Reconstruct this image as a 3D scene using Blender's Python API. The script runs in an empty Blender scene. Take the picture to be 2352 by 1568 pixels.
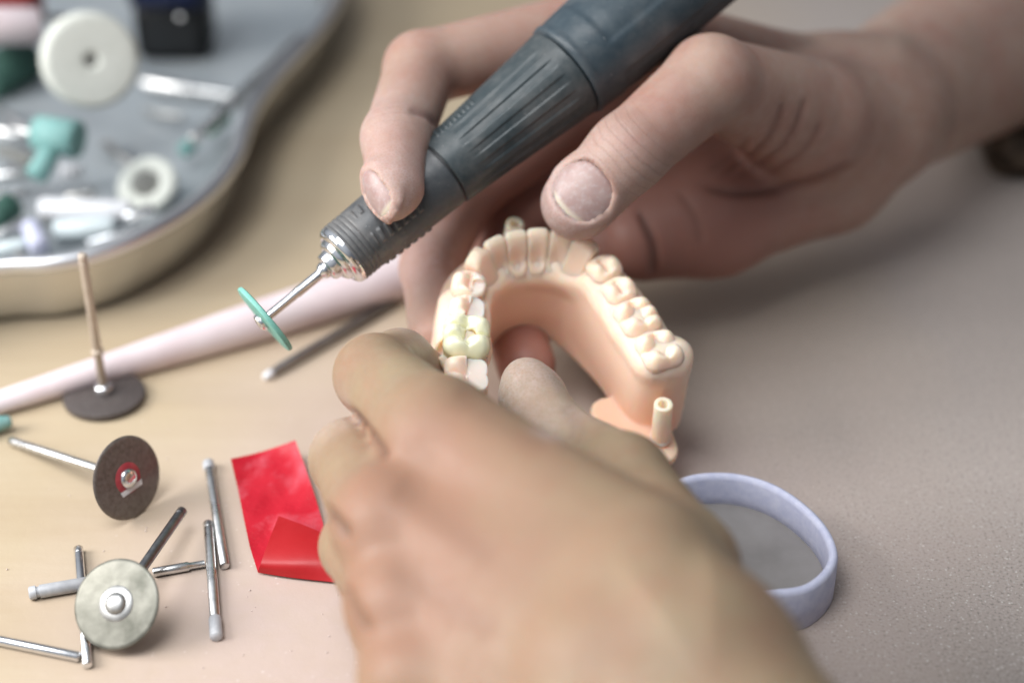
import bpy, math, random
import numpy as np
random.seed(4); RNG = np.random.default_rng(7)
MM = 0.001
D = bpy.data; SC = bpy.context.scene; COL = SC.collection
PI = math.pi
# ------------------------------------------------------------------ camera frame (all lengths in millimetres)
F = 4246.7; CX, CY = 1176.0, 784.0; PITCH = math.radians(33); CAMH = 286.0
FW = np.array([0, math.cos(PITCH), -math.sin(PITCH)]); UP = np.array([0, math.sin(PITCH), math.cos(PITCH)]); RT = np.array([1.0, 0, 0])
CAM = np.array([0, 0, CAMH])
def W(px, py, d):
    return CAM + d*(FW + RT*((px-CX)/F) - UP*((py-CY)/F))
def T(px, py, z=0.0):
    r = FW + RT*((px-CX)/F) - UP*((py-CY)/F)
    return CAM + r*((z-CAMH)/r[2])
def unit(v):
    v = np.asarray(v, float); return v/np.linalg.norm(v)
def frame(ax, hint=(0, 0, 1)):
    a = unit(ax); h = np.asarray(hint, float)
    if abs(a @ unit(h)) > .98: h = np.array([1.0, 0, 0])
    u = unit(np.cross(h, a)); v = np.cross(a, u); return a, u, v

# ------------------------------------------------------------------ objects
def meta(o, label=None, cat=None, group=None, kind=None):
    if label: o['label'] = label
    if cat: o['category'] = cat
    if group: o['group'] = group
    if kind: o['kind'] = kind
    return o
def empty(name, loc, label, cat, group=None):
    o = D.objects.new(name, None); COL.objects.link(o); o.empty_display_size = .01
    o.location = [c*MM for c in loc]; o['_o'] = [float(c) for c in loc]
    return meta(o, label, cat, group)
def origin(o):
    return np.array(o['_o']) if o is not None and '_o' in o else np.zeros(3)
def obj(name, V, Fc, mat, parent=None, smooth=True, org=None, mats=None, fmat=None, sharp=None):
    """V in world mm; the object's origin is its parent's origin (a child) or org"""
    V = np.asarray(V, float)
    if parent is not None:
        wo = origin(parent); po = wo
    else:
        wo = np.array(org, float) if org is not None else np.array([V[:, 0].mean(), V[:, 1].mean(), V[:, 2].min()])
    me = D.meshes.new(name)
    me.from_pydata(((V-wo)*MM).tolist(), [], [list(map(int, f)) for f in Fc])
    for m in (mats or [mat]): me.materials.append(m)
    if fmat is not None: me.polygons.foreach_set('material_index', np.asarray(fmat, np.int32))
    me.polygons.foreach_set('use_smooth', np.full(len(me.polygons), smooth))
    if smooth and sharp: me.set_sharp_from_angle(angle=math.radians(sharp))
    me.update()
    o = D.objects.new(name, me); COL.objects.link(o)
    if parent is not None: o.parent = parent
    else: o.location = wo*MM
    o['_o'] = [float(c) for c in wo]
    return o
def attr(o, name, vals):
    a = o.data.attributes.new(name, 'FLOAT', 'POINT'); a.data.foreach_set('value', np.asarray(vals, np.float32))

# ------------------------------------------------------------------ mesh builders (return V, F)
def join(*ms):
    V = []; Fc = []; n = 0
    for v, f in ms:
        V.append(np.asarray(v, float)); Fc += [[i+n for i in q] for q in f]; n += len(v)
    return np.concatenate(V), Fc
def lathe(prof, a, ax, n=48, hint=(0, 0, 1), cap0=True, cap1=True):
    """prof: list of (s along axis, radius)"""
    a = np.asarray(a, float); A, u, v = frame(ax, hint)
    ph = np.linspace(0, 2*PI, n, endpoint=False); c = np.cos(ph)[:, None]*u + np.sin(ph)[:, None]*v
    V = np.concatenate([a + s*A + r*c for s, r in prof]); Fc = []
    for i in range(len(prof)-1):
        for j in range(n):
            k = (j+1) % n; Fc.append([i*n+j, i*n+k, (i+1)*n+k, (i+1)*n+j])
    if cap0: Fc.append(list(range(n))[::-1])
    if cap1: Fc.append([(len(prof)-1)*n+j for j in range(n)])
    return V, Fc
def rod(a, b, r0, r1=None, n=20, bev=.25):
    r1 = r0 if r1 is None else r1
    L = np.linalg.norm(np.asarray(b)-a); e0 = min(bev, r0*.8); e1 = min(bev, r1*.8)
    return lathe([(0, r0-e0), (e0*.5, r0-e0*.3), (e0, r0), (L-e1, r1), (L-e1*.5, r1-e1*.3), (L, r1-e1)], a, np.asarray(b)-a, n)
def tube(P, r, n=12, closed=False):
    P = np.asarray(P, float); N = len(P); V = []; Fc = []
    rr = np.full(N, r) if np.isscalar(r) else np.asarray(r)
    up = np.array([0, 0, 1.0])
    for i in range(N):
        t = unit(P[(i+1) % N]-P[i-1]) if closed else unit(P[min(i+1, N-1)]-P[max(i-1, 0)])
        u = unit(np.cross(up, t)) if abs(t[2]) < .97 else np.array([1.0, 0, 0]); v = np.cross(t, u)
        for j in range(n):
            V.append(P[i]+rr[i]*(math.cos(2*PI*j/n)*u+math.sin(2*PI*j/n)*v))
    for i in range(N if closed else N-1):
        for j in range(n):
            k = (j+1) % n; q = (i+1) % N
            Fc.append([i*n+j, i*n+k, q*n+k, q*n+j])
    if not closed: Fc.append(list(range(n))[::-1]); Fc.append([(N-1)*n+j for j in range(n)])
    return np.array(V), Fc
def spline(P, m=8, closed=False):
    P = np.asarray(P, float); N = len(P); out = []
    for i in range(N if closed else N-1):
        if closed: p0, p1, p2, p3 = P[i-1], P[i], P[(i+1) % N], P[(i+2) % N]
        else: p0, p1, p2, p3 = P[max(i-1, 0)], P[i], P[i+1], P[min(i+2, N-1)]
        for k in range(m):
            t = k/m
            out.append(.5*((2*p1)+(p2-p0)*t+(2*p0-5*p1+4*p2-p3)*t*t+(3*p1-p0-3*p2+p3)*t**3))
    if not closed: out.append(P[-1])
    return np.array(out)
def box(c, half, ax=None, bev=0.8, seg=3):
    """rounded box via superellipsoid grid"""
    c = np.asarray(c, float); h = np.asarray(half, float); M = np.eye(3) if ax is None else np.asarray(ax)
    n = 6; V = []; Fc = []
    g = np.concatenate([[-1], np.linspace(-1, 1, 2*seg+2)[1:-1], [1]])
    idx = {}
    def vid(p):
        k = tuple(np.round(p, 5))
        if k not in idx: idx[k] = len(V); V.append(p)
        return idx[k]
    def corner(t):  # t in -1..1 -> position on rounded edge
        return t
    ts = []
    for k in range(seg+1): ts.append(('a', k/seg))
    lin = [-1-0]*0
    coords = [(-1, math.sin(PI/2*(1-k/seg))) for k in range(seg+1)] + [(1, math.sin(PI/2*(k/seg))) for k in range(seg+1)]
    def pt(ix, iy, iz):
        s = []
        for i in (ix, iy, iz): s.append(coords[i] if i is not None else None)
        return s
    m = len(coords)
    for axis in range(3):
        for sgn in (-1, 1):
            for i in range(m-1):
                for j in range(m-1):
                    q = []
                    for (ii, jj) in ((i, j), (i+1, j), (i+1, j+1), (i, j+1)):
                        s1, e1 = coords[ii]; s2, e2 = coords[jj]
                        d = np.array([s1*e1, s2*e2])
                        z = math.sqrt(max(0, 1-min(1, d @ d)))
                        if d @ d > 1: d = d/np.linalg.norm(d)
                        v = np.zeros(3); a1, a2 = (axis+1) % 3, (axis+2) % 3
                        v[a1] = s1*(h[a1]-bev)+bev*d[0]; v[a2] = s2*(h[a2]-bev)+bev*d[1]; v[axis] = sgn*(h[axis]-bev+bev*z)
                        q.append(vid(v))
                    if len(set(q)) >= 3:
                        q2 = []
                        for x in q:
                            if x not in q2: q2.append(x)
                        Fc.append(q2 if sgn > 0 else q2[::-1])
    V = np.array(V) @ M + c
    return V, Fc

# ------------------------------------------------------------------ signed distance fields and surface nets
def smin(a, b, k):
    h = np.maximum(k-np.abs(a-b), 0)/k
    return np.minimum(a, b)-h*h*k*.25
def smax(a, b, k): return -smin(-a, -b, k)
def cone(P, a, b, ra, rb):
    a = np.asarray(a, np.float32); ba = np.asarray(b, np.float32)-a; pa = P-a
    t = np.clip((pa @ ba)/(ba @ ba), 0, 1)
    return np.sqrt(((pa-t[:, None]*ba)**2).sum(1))-(ra+(rb-ra)*t)
def ball(P, c, r): return np.sqrt(((P-np.asarray(c, np.float32))**2).sum(1))-r
def ellipsoid(P, c, M, r):
    q = (P-np.asarray(c, np.float32)) @ np.asarray(M, np.float32).T
    r = np.asarray(r, np.float32); k0 = np.sqrt(((q/r)**2).sum(1)); k1 = np.sqrt(((q/(r*r))**2).sum(1))+1e-6
    return k0*(k0-1)/k1
def rbox2(x, y, hx, hy, r):
    qx = np.abs(x)-hx+r; qy = np.abs(y)-hy+r
    return np.minimum(np.maximum(qx, qy), 0)+np.hypot(np.maximum(qx, 0), np.maximum(qy, 0))-r
def rbox3(x, y, z, hx, hy, hz, r):
    qx = np.abs(x)-hx+r; qy = np.abs(y)-hy+r; qz = np.abs(z)-hz+r
    return np.minimum(np.maximum(np.maximum(qx, qy), qz), 0)+np.sqrt(np.maximum(qx, 0)**2+np.maximum(qy, 0)**2+np.maximum(qz, 0)**2)-r
def ev(fn, P, chunk=400000):
    return np.concatenate([fn(P[i:i+chunk]) for i in range(0, len(P), chunk)]) if len(P) else np.zeros(0, np.float32)
def nets(fn, lo, hi, h, project=2, cf=4):
    lo = np.asarray(lo, float); hi = np.asarray(hi, float)
    nc = np.ceil((hi-lo)/(h*cf)).astype(int)
    gx = [lo[i]+(np.arange(nc[i])+.5)*h*cf for i in range(3)]
    G = np.stack(np.meshgrid(*gx, indexing='ij'), -1).reshape(-1, 3).astype(np.float32)
    dc = ev(fn, G).reshape(nc)
    n = nc*cf
    Df = np.repeat(np.repeat(np.repeat(dc, cf, 0), cf, 1), cf, 2).astype(np.float32)
    near = np.repeat(np.repeat(np.repeat(np.abs(dc) < h*cf*1.6, cf, 0), cf, 1), cf, 2)
    ii = np.argwhere(near)
    Df[near] = ev(fn, (lo+(ii+.5)*h).astype(np.float32))
    S = Df < 0
    # active cells
    cnt = sum(S[a:n[0]-1+a, b:n[1]-1+b, c:n[2]-1+c].astype(np.int8) for a in (0, 1) for b in (0, 1) for c in (0, 1))
    act = (cnt > 0) & (cnt < 8); cells = np.argwhere(act); vid = np.full(act.shape, -1, np.int64); vid[act] = np.arange(len(cells))
    acc = np.zeros((len(cells), 3)); w = np.zeros(len(cells))
    corners = [(a, b, c) for a in (0, 1) for b in (0, 1) for c in (0, 1)]
    val = {k: Df[cells[:, 0]+k[0], cells[:, 1]+k[1], cells[:, 2]+k[2]] for k in corners}
    for k in corners:
        for ax in range(3):
            if k[ax] == 0:
                k2 = list(k); k2[ax] = 1; k2 = tuple(k2); a, b = val[k], val[k2]; m = (a < 0) != (b < 0)
                t = np.where(m, a/np.where(m, a-b, 1), 0)
                p = np.zeros((len(cells), 3)); p[:] = k; p[:, ax] = t
                acc += p*m[:, None]; w += m
    V = lo+(cells+acc/w[:, None]+.5)*h
    Q = []
    for ax in range(3):
        b, c = (ax+1) % 3, (ax+2) % 3
        s0 = [slice(1, n[i]-1) for i in range(3)]; s1 = list(s0); s0[ax] = slice(0, n[ax]-1); s1[ax] = slice(1, n[ax])
        A, B = S[tuple(s0)], S[tuple(s1)]
        e = np.argwhere(A != B); off = np.array([1, 1, 1]); off[ax] = 0; e2 = e+off
        inside = A[tuple(e.T)]
        def cell(db, dc):
            q = e2.copy(); q[:, b] += db; q[:, c] += dc; return vid[tuple(q.T)]
        q = np.stack([cell(-1, -1), cell(0, -1), cell(0, 0), cell(-1, 0)], 1)
        q[~inside] = q[~inside][:, ::-1]; Q.append(q)
    Q = np.concatenate(Q); Q = Q[(Q >= 0).all(1)]
    for _ in range(project):
        P = V.astype(np.float32); e = h*.35; d = ev(fn, P)
        g = np.stack([ev(fn, P+np.eye(3, dtype=np.float32)[i]*e)-ev(fn, P-np.eye(3, dtype=np.float32)[i]*e) for i in range(3)], 1)/(2*e)
        st = (d/np.maximum((g*g).sum(1), .2))[:, None]*g
        ln = np.linalg.norm(st, axis=1, keepdims=True); st *= np.minimum(1, .5*h/np.maximum(ln, 1e-9))
        V = V-st
    return V, Q
def keep_biggest(V, Q):
    par = np.arange(len(V))
    for _ in range(200):
        m = par[Q].min(1); new = par.copy()
        for k in range(4): np.minimum.at(new, Q[:, k], m)
        new = new[new]
        if (new == par).all(): break
        par = new
    u, c = np.unique(par, return_counts=True); k = par == u[c.argmax()]
    idx = np.cumsum(k)-1; Q = Q[k[Q].all(1)]
    return V[k], idx[Q]
# ------------------------------------------------------------------ materials
def mat(name, col=(.5, .5, .5), rough=.5, metal=0.0, sss=0.0, rad=(1, .35, .2), scale=.003, spec=.5, coat=0.0, trans=0.0, ior=1.45):
    m = D.materials.new(name); m.use_nodes = True; b = m.node_tree.nodes['Principled BSDF']
    b.inputs['Base Color'].default_value = (*col, 1); b.inputs['Roughness'].default_value = rough; b.inputs['Metallic'].default_value = metal
    b.inputs['Subsurface Weight'].default_value = sss; b.inputs['Subsurface Radius'].default_value = rad; b.inputs['Subsurface Scale'].default_value = scale
    b.inputs['Specular IOR Level'].default_value = spec; b.inputs['Coat Weight'].default_value = coat; b.inputs['Coat Roughness'].default_value = .1
    b.inputs['Transmission Weight'].default_value = trans; b.inputs['IOR'].default_value = ior
    return m
class NB:
    def __init__(s, m): s.m = m; s.t = m.node_tree; s.b = s.t.nodes['Principled BSDF']
    def n(s, t, **kw):
        x = s.t.nodes.new(t)
        for k, v in kw.items():
            if k.startswith('i_'): x.inputs[k[2:].replace('_', ' ')].default_value = v
            else: setattr(x, k, v)
        return x
    def l(s, a, b): s.t.links.new(a, b)
    def coord(s): 
        if not hasattr(s, '_c'): s._c = s.n('ShaderNodeTexCoord')
        return s._c.outputs['Object']
    def noise(s, scale, detail=4, rough=.55, stretch=None, dist=0.0):
        x = s.n('ShaderNodeTexNoise', i_Scale=scale, i_Detail=detail, i_Roughness=rough, i_Distortion=dist)
        if stretch is not None:
            mp = s.n('ShaderNodeMapping'); mp.inputs['Scale'].default_value = stretch; s.l(s.coord(), mp.inputs['Vector']); s.l(mp.outputs[0], x.inputs['Vector'])
        else: s.l(s.coord(), x.inputs['Vector'])
        return x.outputs['Fac']
    def ramp(s, fac, stops):
        r = s.n('ShaderNodeValToRGB'); e = r.color_ramp.elements
        while len(e) < len(stops): e.new(.5)
        for i, (p, c) in enumerate(stops):
            e[i].position = p; e[i].color = (*c, 1) if hasattr(c, '__len__') else (c, c, c, 1)
        s.l(fac, r.inputs[0]); return r.outputs[0]
    def mix(s, fac, a, b, mode='MIX'):
        x = s.n('ShaderNodeMix', data_type='RGBA', blend_type=mode)
        for sock, v in ((x.inputs[0], fac), (x.inputs[6], a), (x.inputs[7], b)):
            if isinstance(v, (int, float)): sock.default_value = v
            elif isinstance(v, tuple): sock.default_value = (*v, 1)
            else: s.l(v, sock)
        return x.outputs[2]
    def math(s, op, a, b=0.0, clamp=False):
        x = s.n('ShaderNodeMath', operation=op, use_clamp=clamp)
        for i, v in enumerate((a, b)):
            if isinstance(v, (int, float)): x.inputs[i].default_value = v
            else: s.l(v, x.inputs[i])
        return x.outputs[0]
    def at(s, name): return s.n('ShaderNodeAttribute', attribute_name=name).outputs['Fac']
    def color(s, sock): s.l(sock, s.b.inputs['Base Color'])
    def rough(s, sock): s.l(sock, s.b.inputs['Roughness'])
    def bump(s, h, strength=.3, dist=.0003, prev=None):
        x = s.n('ShaderNodeBump', i_Strength=strength, i_Distance=dist); s.l(h, x.inputs['Height'])
        if prev is not None: s.l(prev, x.inputs['Normal'])
        s.l(x.outputs[0], s.b.inputs['Normal']); return x.outputs[0]
def speckle(name, c0, c1, rough=.5, metal=0.0, scale=600, strength=.15, sss=0.0, rr=None, **kw):
    m = mat(name, c0, rough, metal, sss, **kw); b = NB(m); f = b.noise(scale, 5)
    b.color(b.ramp(f, [(.3, c0), (.7, c1)]))
    g = b.noise(scale*.25, 4); b.rough(b.ramp(g, [(.3, max(0, rough-.1)), (.7, min(1, rough+.12))]))
    b.bump(f, strength, .0002); return m

def skin(name, base, red, pale):
    m = mat(name, base, .45, sss=.35, rad=(1, .32, .17), scale=.0035, spec=.4); b = NB(m)
    n1 = b.noise(58, 5, .6); n2 = b.noise(260, 5, .6)
    c = b.mix(b.ramp(n1, [(.35, 0), (.7, .75)]), base, red)
    c = b.mix(b.ramp(b.noise(34, 3), [(.45, 0), (.75, .45)]), c, tuple(x*f for x, f in zip(base, (.66, .70, .68))))
    c = b.mix(b.ramp(n2, [(.4, 0), (.8, .3)]), c, pale)
    c = b.mix(b.at('red'), c, red)
    # darker crease lines, branching a little like real knuckle folds
    cr = b.at('crease'); cm = b.at('crease_mask')
    w = b.math('SINE', b.math('ADD', b.math('MULTIPLY', cr, 2.6), b.math('MULTIPLY', b.noise(75, 4), 8.0)))
    line = b.math('MULTIPLY', b.ramp(w, [(.45, 0), (1.0, 1)]), cm)
    c = b.mix(b.math('MULTIPLY', line, .32), c, tuple(x*.38 for x in red))
    c = b.mix(b.math('MULTIPLY', b.at('fold'), .6), c, tuple(x*.3 for x in red))  # shade of the folds and broad knuckle valleys put into the colour
    # plaster dust, gathered in the fine ridges
    v = b.n('ShaderNodeTexVoronoi', feature='DISTANCE_TO_EDGE', i_Scale=1100.0); b.l(b.coord(), v.inputs['Vector'])
    dn = b.noise(420, 6, .65)
    dust = b.math('MULTIPLY', b.at('dust'), b.math('MULTIPLY', b.ramp(dn, [(.3, .45), (.68, 1)]), b.ramp(v.outputs[0], [(0, 1), (.25, .6)])))
    c = b.mix(b.math('MULTIPLY', dust, .8, True), c, (.60, .505, .49))
    b.color(c)
    b.rough(b.ramp(dn, [(.3, .4), (.7, .6)]))
    p = b.bump(v.outputs[0], .22, .00025)
    p = b.bump(b.noise(420, 4), .2, .0004, p)
    b.bump(line, .35, -.0006, p)
    return m
SKIN_R = skin('skin_right', (.41, .285, .225), (.34, .17, .135), (.48, .385, .34))
SKIN_L = skin('skin_left', (.30, .228, .143), (.30, .168, .112), (.355, .278, .192))
def nail_mat(name='fingernail', c0=(.33, .21, .195), c1=(.42, .31, .29)):
    m = mat(name, (.44, .29, .30), .36, sss=.25, scale=.002, spec=.45); b = NB(m)
    n = b.noise(180, 5); n2 = b.noise(700, 3)
    c = b.mix(b.ramp(n, [(.3, 0), (.7, 1)]), c0, c1)
    c = b.mix(b.math('MULTIPLY', b.at('free_edge'), .85), c, (.62, .54, .42))
    c = b.mix(b.ramp(n2, [(.5, 0), (.8, .35)]), c, (.6, .57, .56)); b.color(c)
    b.bump(b.noise(300, 4), .15, .0003); return m
NAIL = nail_mat(); NAIL_DUSTY = nail_mat('dusty_fingernail', (.44, .35, .34), (.56, .48, .47))

def resin(name, top, low, z0, z1, dustc=None):
    m = mat(name, top, .42, sss=.75, rad=(1.0, .5, .28), scale=.005, spec=.4); b = NB(m)
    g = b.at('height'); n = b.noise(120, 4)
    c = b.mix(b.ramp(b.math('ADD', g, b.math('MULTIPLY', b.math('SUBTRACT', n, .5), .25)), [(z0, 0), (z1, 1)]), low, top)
    c = b.mix(b.math('MULTIPLY', b.at('powder'), .8), c, (.76, .69, .64))
    b.color(c); b.rough(b.ramp(b.noise(400, 3), [(.3, .36), (.7, .52)]))
    # fine layer lines of the print
    w = b.n('ShaderNodeTexWave', wave_type='BANDS', bands_direction='Z', i_Scale=1600.0, i_Distortion=1.0); b.l(b.coord(), w.inputs['Vector'])
    p = b.bump(w.outputs['Fac'], .08, .0001); b.bump(b.noise(700, 4), .12, .0002, p); return m
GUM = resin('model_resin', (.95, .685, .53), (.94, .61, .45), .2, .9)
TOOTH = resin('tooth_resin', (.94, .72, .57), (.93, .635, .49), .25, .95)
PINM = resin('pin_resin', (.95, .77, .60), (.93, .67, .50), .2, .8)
def crown_mat():
    m = mat('crown_ceramic', (.68, .70, .50), .12, sss=.6, rad=(1, 1, .7), scale=.003, spec=.5, coat=.35); b = NB(m)
    g = b.at('height'); c = b.mix(b.ramp(g, [(.35, 0), (.8, 1)]), (.70, .67, .38), (.77, .765, .57)); c = b.mix(b.at('hole'), c, (.55, .36, .06)); b.color(c)
    b.bump(b.noise(250, 3), .1, .0003); return m
CROWN = crown_mat()

STEEL = speckle('brushed_steel', (.55, .55, .54), (.68, .68, .68), .28, 1.0, 500, .05)
CHROME = speckle('chrome', (.72, .73, .75), (.82, .82, .83), .14, 1.0, 300, .03)
DULLSTEEL = speckle('dull_steel', (.34, .34, .33), (.46, .46, .45), .42, 1.0, 500, .1)
DARKSTEEL = speckle('dark_steel', (.20, .20, .21), (.30, .30, .30), .35, 1.0, 500, .08)
def tray_mat():
    m = mat('tray_steel', (.70, .68, .64), .2, 1.0); b = NB(m); b.bump(b.noise(28, 2), .25, .004)
    b.rough(b.ramp(b.noise(25, 3), [(.3, .14), (.7, .24)])); b.color(b.ramp(b.noise(30, 3), [(.3, (.56, .555, .54)), (.7, (.66, .65, .62))])); return m
TRAY = tray_mat()
RIM = speckle('rolled_rim_steel', (.78, .79, .81), (.86, .86, .87), .3, 1.0, 60, .03)
CUPIN = speckle('grey_cup_inside', (.20, .185, .175), (.26, .242, .23), .6, 0, 90, .1)
TRAYFLOOR = speckle('tray_floor_steel', (.42, .47, .50), (.50, .54, .56), .42, .35, 90, .03)
def hp_mat(name, c0, c1, dust):
    m = mat(name, c0, .42, .0, spec=.5); b = NB(m); n = b.noise(300, 6, .65); n2 = b.noise(900, 3)
    c = b.mix(b.ramp(n, [(.35, 0), (.75, 1)]), c0, c1)
    c = b.mix(b.math('MULTIPLY', b.ramp(b.noise(60, 6, .7), [(.45, 0), (.75, 1)]), dust), c, (.30, .28, .26))
    c = b.mix(b.ramp(n2, [(.68, 0), (.76, .35)]), c, (.4, .4, .4)); b.color(c)
    b.rough(b.ramp(n, [(.3, .32), (.7, .52)])); b.bump(n2, .12, .00015); return m
HP_FRONT = hp_mat('handpiece_grey', (.055, .062, .068), (.085, .09, .095), .5)
HP_MID = hp_mat('handpiece_teal_grey', (.032, .045, .050), (.050, .063, .068), .3)
HP_REAR = hp_mat('handpiece_slate', (.037, .056, .070), (.053, .074, .087), .25)
TEAL = speckle('teal_rubber', (.16, .42, .36), (.22, .50, .43), .6, 0, 900, .2)
TEALPALE = speckle('pale_teal_rubber', (.16, .36, .34), (.26, .45, .43), .65, 0, 500, .2)
GREEN = speckle('green_stone', (.10, .38, .22), (.16, .46, .28), .7, 0, 700, .3)
DKGREEN = speckle('dark_green_stone', (.03, .09, .07), (.06, .14, .11), .7, 0, 700, .3)
BROWN = speckle('brown_abrasive', (.12, .10, .088), (.19, .165, .15), .38, .35, 900, .25)
BLACKAB = speckle('dark_abrasive', (.06, .048, .045), (.10, .085, .08), .5, 0, 900, .25)
DIAM = speckle('diamond_coated_steel', (.11, .11, .09), (.25, .245, .21), .45, .6, 220, .25)
REDLBL = speckle('red_label', (.34, .03, .045), (.42, .07, .08), .5, 0, 500, .05)
FELT = speckle('white_felt', (.66, .68, .62), (.74, .76, .70), .9, 0, 350, .35)
FELTSIDE = speckle('pale_felt_rim', (.62, .70, .72), (.70, .78, .80), .9, 0, 350, .35)
WHITEP = speckle('white_plastic', (.66, .67, .70), (.76, .77, .79), .45, 0, 300, .1)
TIPGREY = speckle('dusty_grey_tip', (.40, .41, .43), (.52, .53, .55), .6, .2, 400, .2)
PINKW = speckle('dusty_pink_white', (.66, .54, .56), (.76, .68, .70), .6, 0, 70, .15)
NAVY = speckle('navy_plastic', (.006, .012, .05), (.012, .02, .075), .3, 0, 200, .05)
BLACK = speckle('black_rubber', (.008, .009, .010), (.015, .016, .017), .5, 0, 200, .05)
GREYCORE = speckle('grey_core', (.16, .16, .15), (.24, .24, .22), .6, 0, 300, .1)
LILAC = speckle('lilac_white_elastic', (.50, .52, .68), (.62, .63, .76), .8, 0, 420, .4)
BLUECLOTH = speckle('light_blue_cloth', (.20, .48, .66), (.26, .55, .72), .9, 0, 900, .4)
DKBROWN = speckle('dark_brown', (.07, .048, .03), (.11, .075, .05), .6, 0, 60, .2)
BEIGE = speckle('beige_shank', (.50, .42, .34), (.58, .50, .42), .5, .3, 500, .1)
def film_mat():
    m = mat('red_film', (.62, .012, .02), .35, spec=.5); b = NB(m); n = b.noise(75, 5, .6)
    b.color(b.mix(b.ramp(n, [(.52, 0), (.75, .7)]), (.46, .008, .022), (.60, .14, .18))); b.bump(b.noise(160, 6), .5, .0012)
    b.rough(b.ramp(n, [(.3, .28), (.7, .5)])); return m
FILM = film_mat()
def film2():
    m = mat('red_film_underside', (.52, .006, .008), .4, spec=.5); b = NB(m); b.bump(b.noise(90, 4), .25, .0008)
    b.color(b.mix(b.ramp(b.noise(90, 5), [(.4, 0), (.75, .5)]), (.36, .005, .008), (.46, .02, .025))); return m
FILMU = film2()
def table_mat():
    m = mat('dusty_wood_table', (.6, .5, .36), .5, spec=.35); b = NB(m)
    g = b.noise(6, 7, .6, (1, 9, 1), .5); g2 = b.noise(40, 6, .6, (1, 12, 1)); big = b.noise(7, 4)
    wood = b.mix(b.ramp(g, [(.3, 0), (.7, 1)]), (.45, .355, .24), (.50, .41, .285))
    wood = b.mix(b.ramp(g2, [(.45, 0), (.8, .22)]), wood, (.42, .31, .185))
    # pinkish plaster dust spread over the working area, right side greyer, darkest towards the near edge, with fine specks
    sep = b.n('ShaderNodeSeparateXYZ'); b.l(b.coord(), sep.inputs[0]); X, Y = sep.outputs[0], sep.outputs[1]
    dx = b.math('DIVIDE', b.math('SUBTRACT', X, .02), .15); dy = b.math('DIVIDE', b.math('SUBTRACT', Y, .34), .13)
    rr = b.math('SQRT', b.math('ADD', b.math('MULTIPLY', dx, dx), b.math('MULTIPLY', dy, dy)))
    pk = b.ramp(b.math('ADD', rr, b.math('MULTIPLY', b.math('SUBTRACT', big, .5), 1.2)), [(.45, .85), (1.25, 0)])
    fine = b.noise(160, 7, .7)
    pk = b.math('MULTIPLY', pk, b.ramp(fine, [(.25, .75), (.65, 1)]))
    c = b.mix(pk, wood, (.51, .405, .375))
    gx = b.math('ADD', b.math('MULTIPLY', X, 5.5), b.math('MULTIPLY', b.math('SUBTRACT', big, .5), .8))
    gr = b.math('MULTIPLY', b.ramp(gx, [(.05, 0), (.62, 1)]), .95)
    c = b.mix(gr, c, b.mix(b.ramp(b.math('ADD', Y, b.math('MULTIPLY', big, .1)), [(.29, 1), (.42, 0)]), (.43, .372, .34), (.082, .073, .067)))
    sp = b.n('ShaderNodeTexVoronoi', i_Scale=900.0); b.l(b.coord(), sp.inputs['Vector'])
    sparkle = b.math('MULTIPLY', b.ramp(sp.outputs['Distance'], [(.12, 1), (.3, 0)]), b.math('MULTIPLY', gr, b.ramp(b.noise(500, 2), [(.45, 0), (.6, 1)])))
    c = b.mix(b.math('MULTIPLY', sparkle, .6), c, (.75, .73, .68))
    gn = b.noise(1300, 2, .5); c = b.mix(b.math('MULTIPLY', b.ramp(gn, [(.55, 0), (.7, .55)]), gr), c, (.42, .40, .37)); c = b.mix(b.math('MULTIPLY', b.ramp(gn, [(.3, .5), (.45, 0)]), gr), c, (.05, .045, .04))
    sp2 = b.n('ShaderNodeTexVoronoi', i_Scale=420.0); b.l(b.coord(), sp2.inputs['Vector'])
    c = b.mix(b.math('MULTIPLY', b.ramp(sp2.outputs['Distance'], [(.06, 1), (.16, 0)]), b.math('MULTIPLY', pk, b.ramp(b.noise(150, 2), [(.5, 0), (.62, .7)]))), c, (.75, .68, .66))
    b.color(c); b.rough(b.ramp(fine, [(.3, .42), (.7, .62)])); b.bump(fine, .3, .0005); return m
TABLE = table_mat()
# ------------------------------------------------------------------ printed lower jaw model
def rot(a, b, c):
    Rz = np.array([[math.cos(a), -math.sin(a), 0], [math.sin(a), math.cos(a), 0], [0, 0, 1]])
    Rx = np.array([[1, 0, 0], [0, math.cos(b), -math.sin(b)], [0, math.sin(b), math.cos(b)]])
    Ry = np.array([[math.cos(c), 0, math.sin(c)], [0, 1, 0], [-math.sin(c), 0, math.cos(c)]])
    return Rz @ Rx @ Ry
MR = rot(math.radians(14.36), math.radians(18.3), math.radians(1.5)); MO = np.array([3.87, 406.27, 54.35])
def L2W(V): return np.asarray(V) @ MR.T + MO
def pix2loc(px, py, zl):
    """point where the view ray meets the model plane z = zl"""
    o = (CAM-MO) @ MR; r = (FW+RT*((px-CX)/F)-UP*((py-CY)/F)) @ MR
    return o+r*((zl-o[2])/r[2])
TOOTH_POS = [('central', 2.95, .5, 1.0), ('lateral', 8.9, -.9, .9), ('canine', 14.2, -4.9, 1.0), ('premolar', 17.6, -11.6, 0.0), ('premolar', 19.6, -18.9, -.5), ('molar', 21.8, -27.8, -.8), ('molar', 24.3, -38.7, -.8)]
cl = np.array([(-24.7, -44)]+[(-x, y) for _, x, y, _ in TOOTH_POS[::-1]]+[(x, y) for _, x, y, _ in TOOTH_POS]+[(24.7, -44)])
ARCH = spline(cl, 6)
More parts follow.
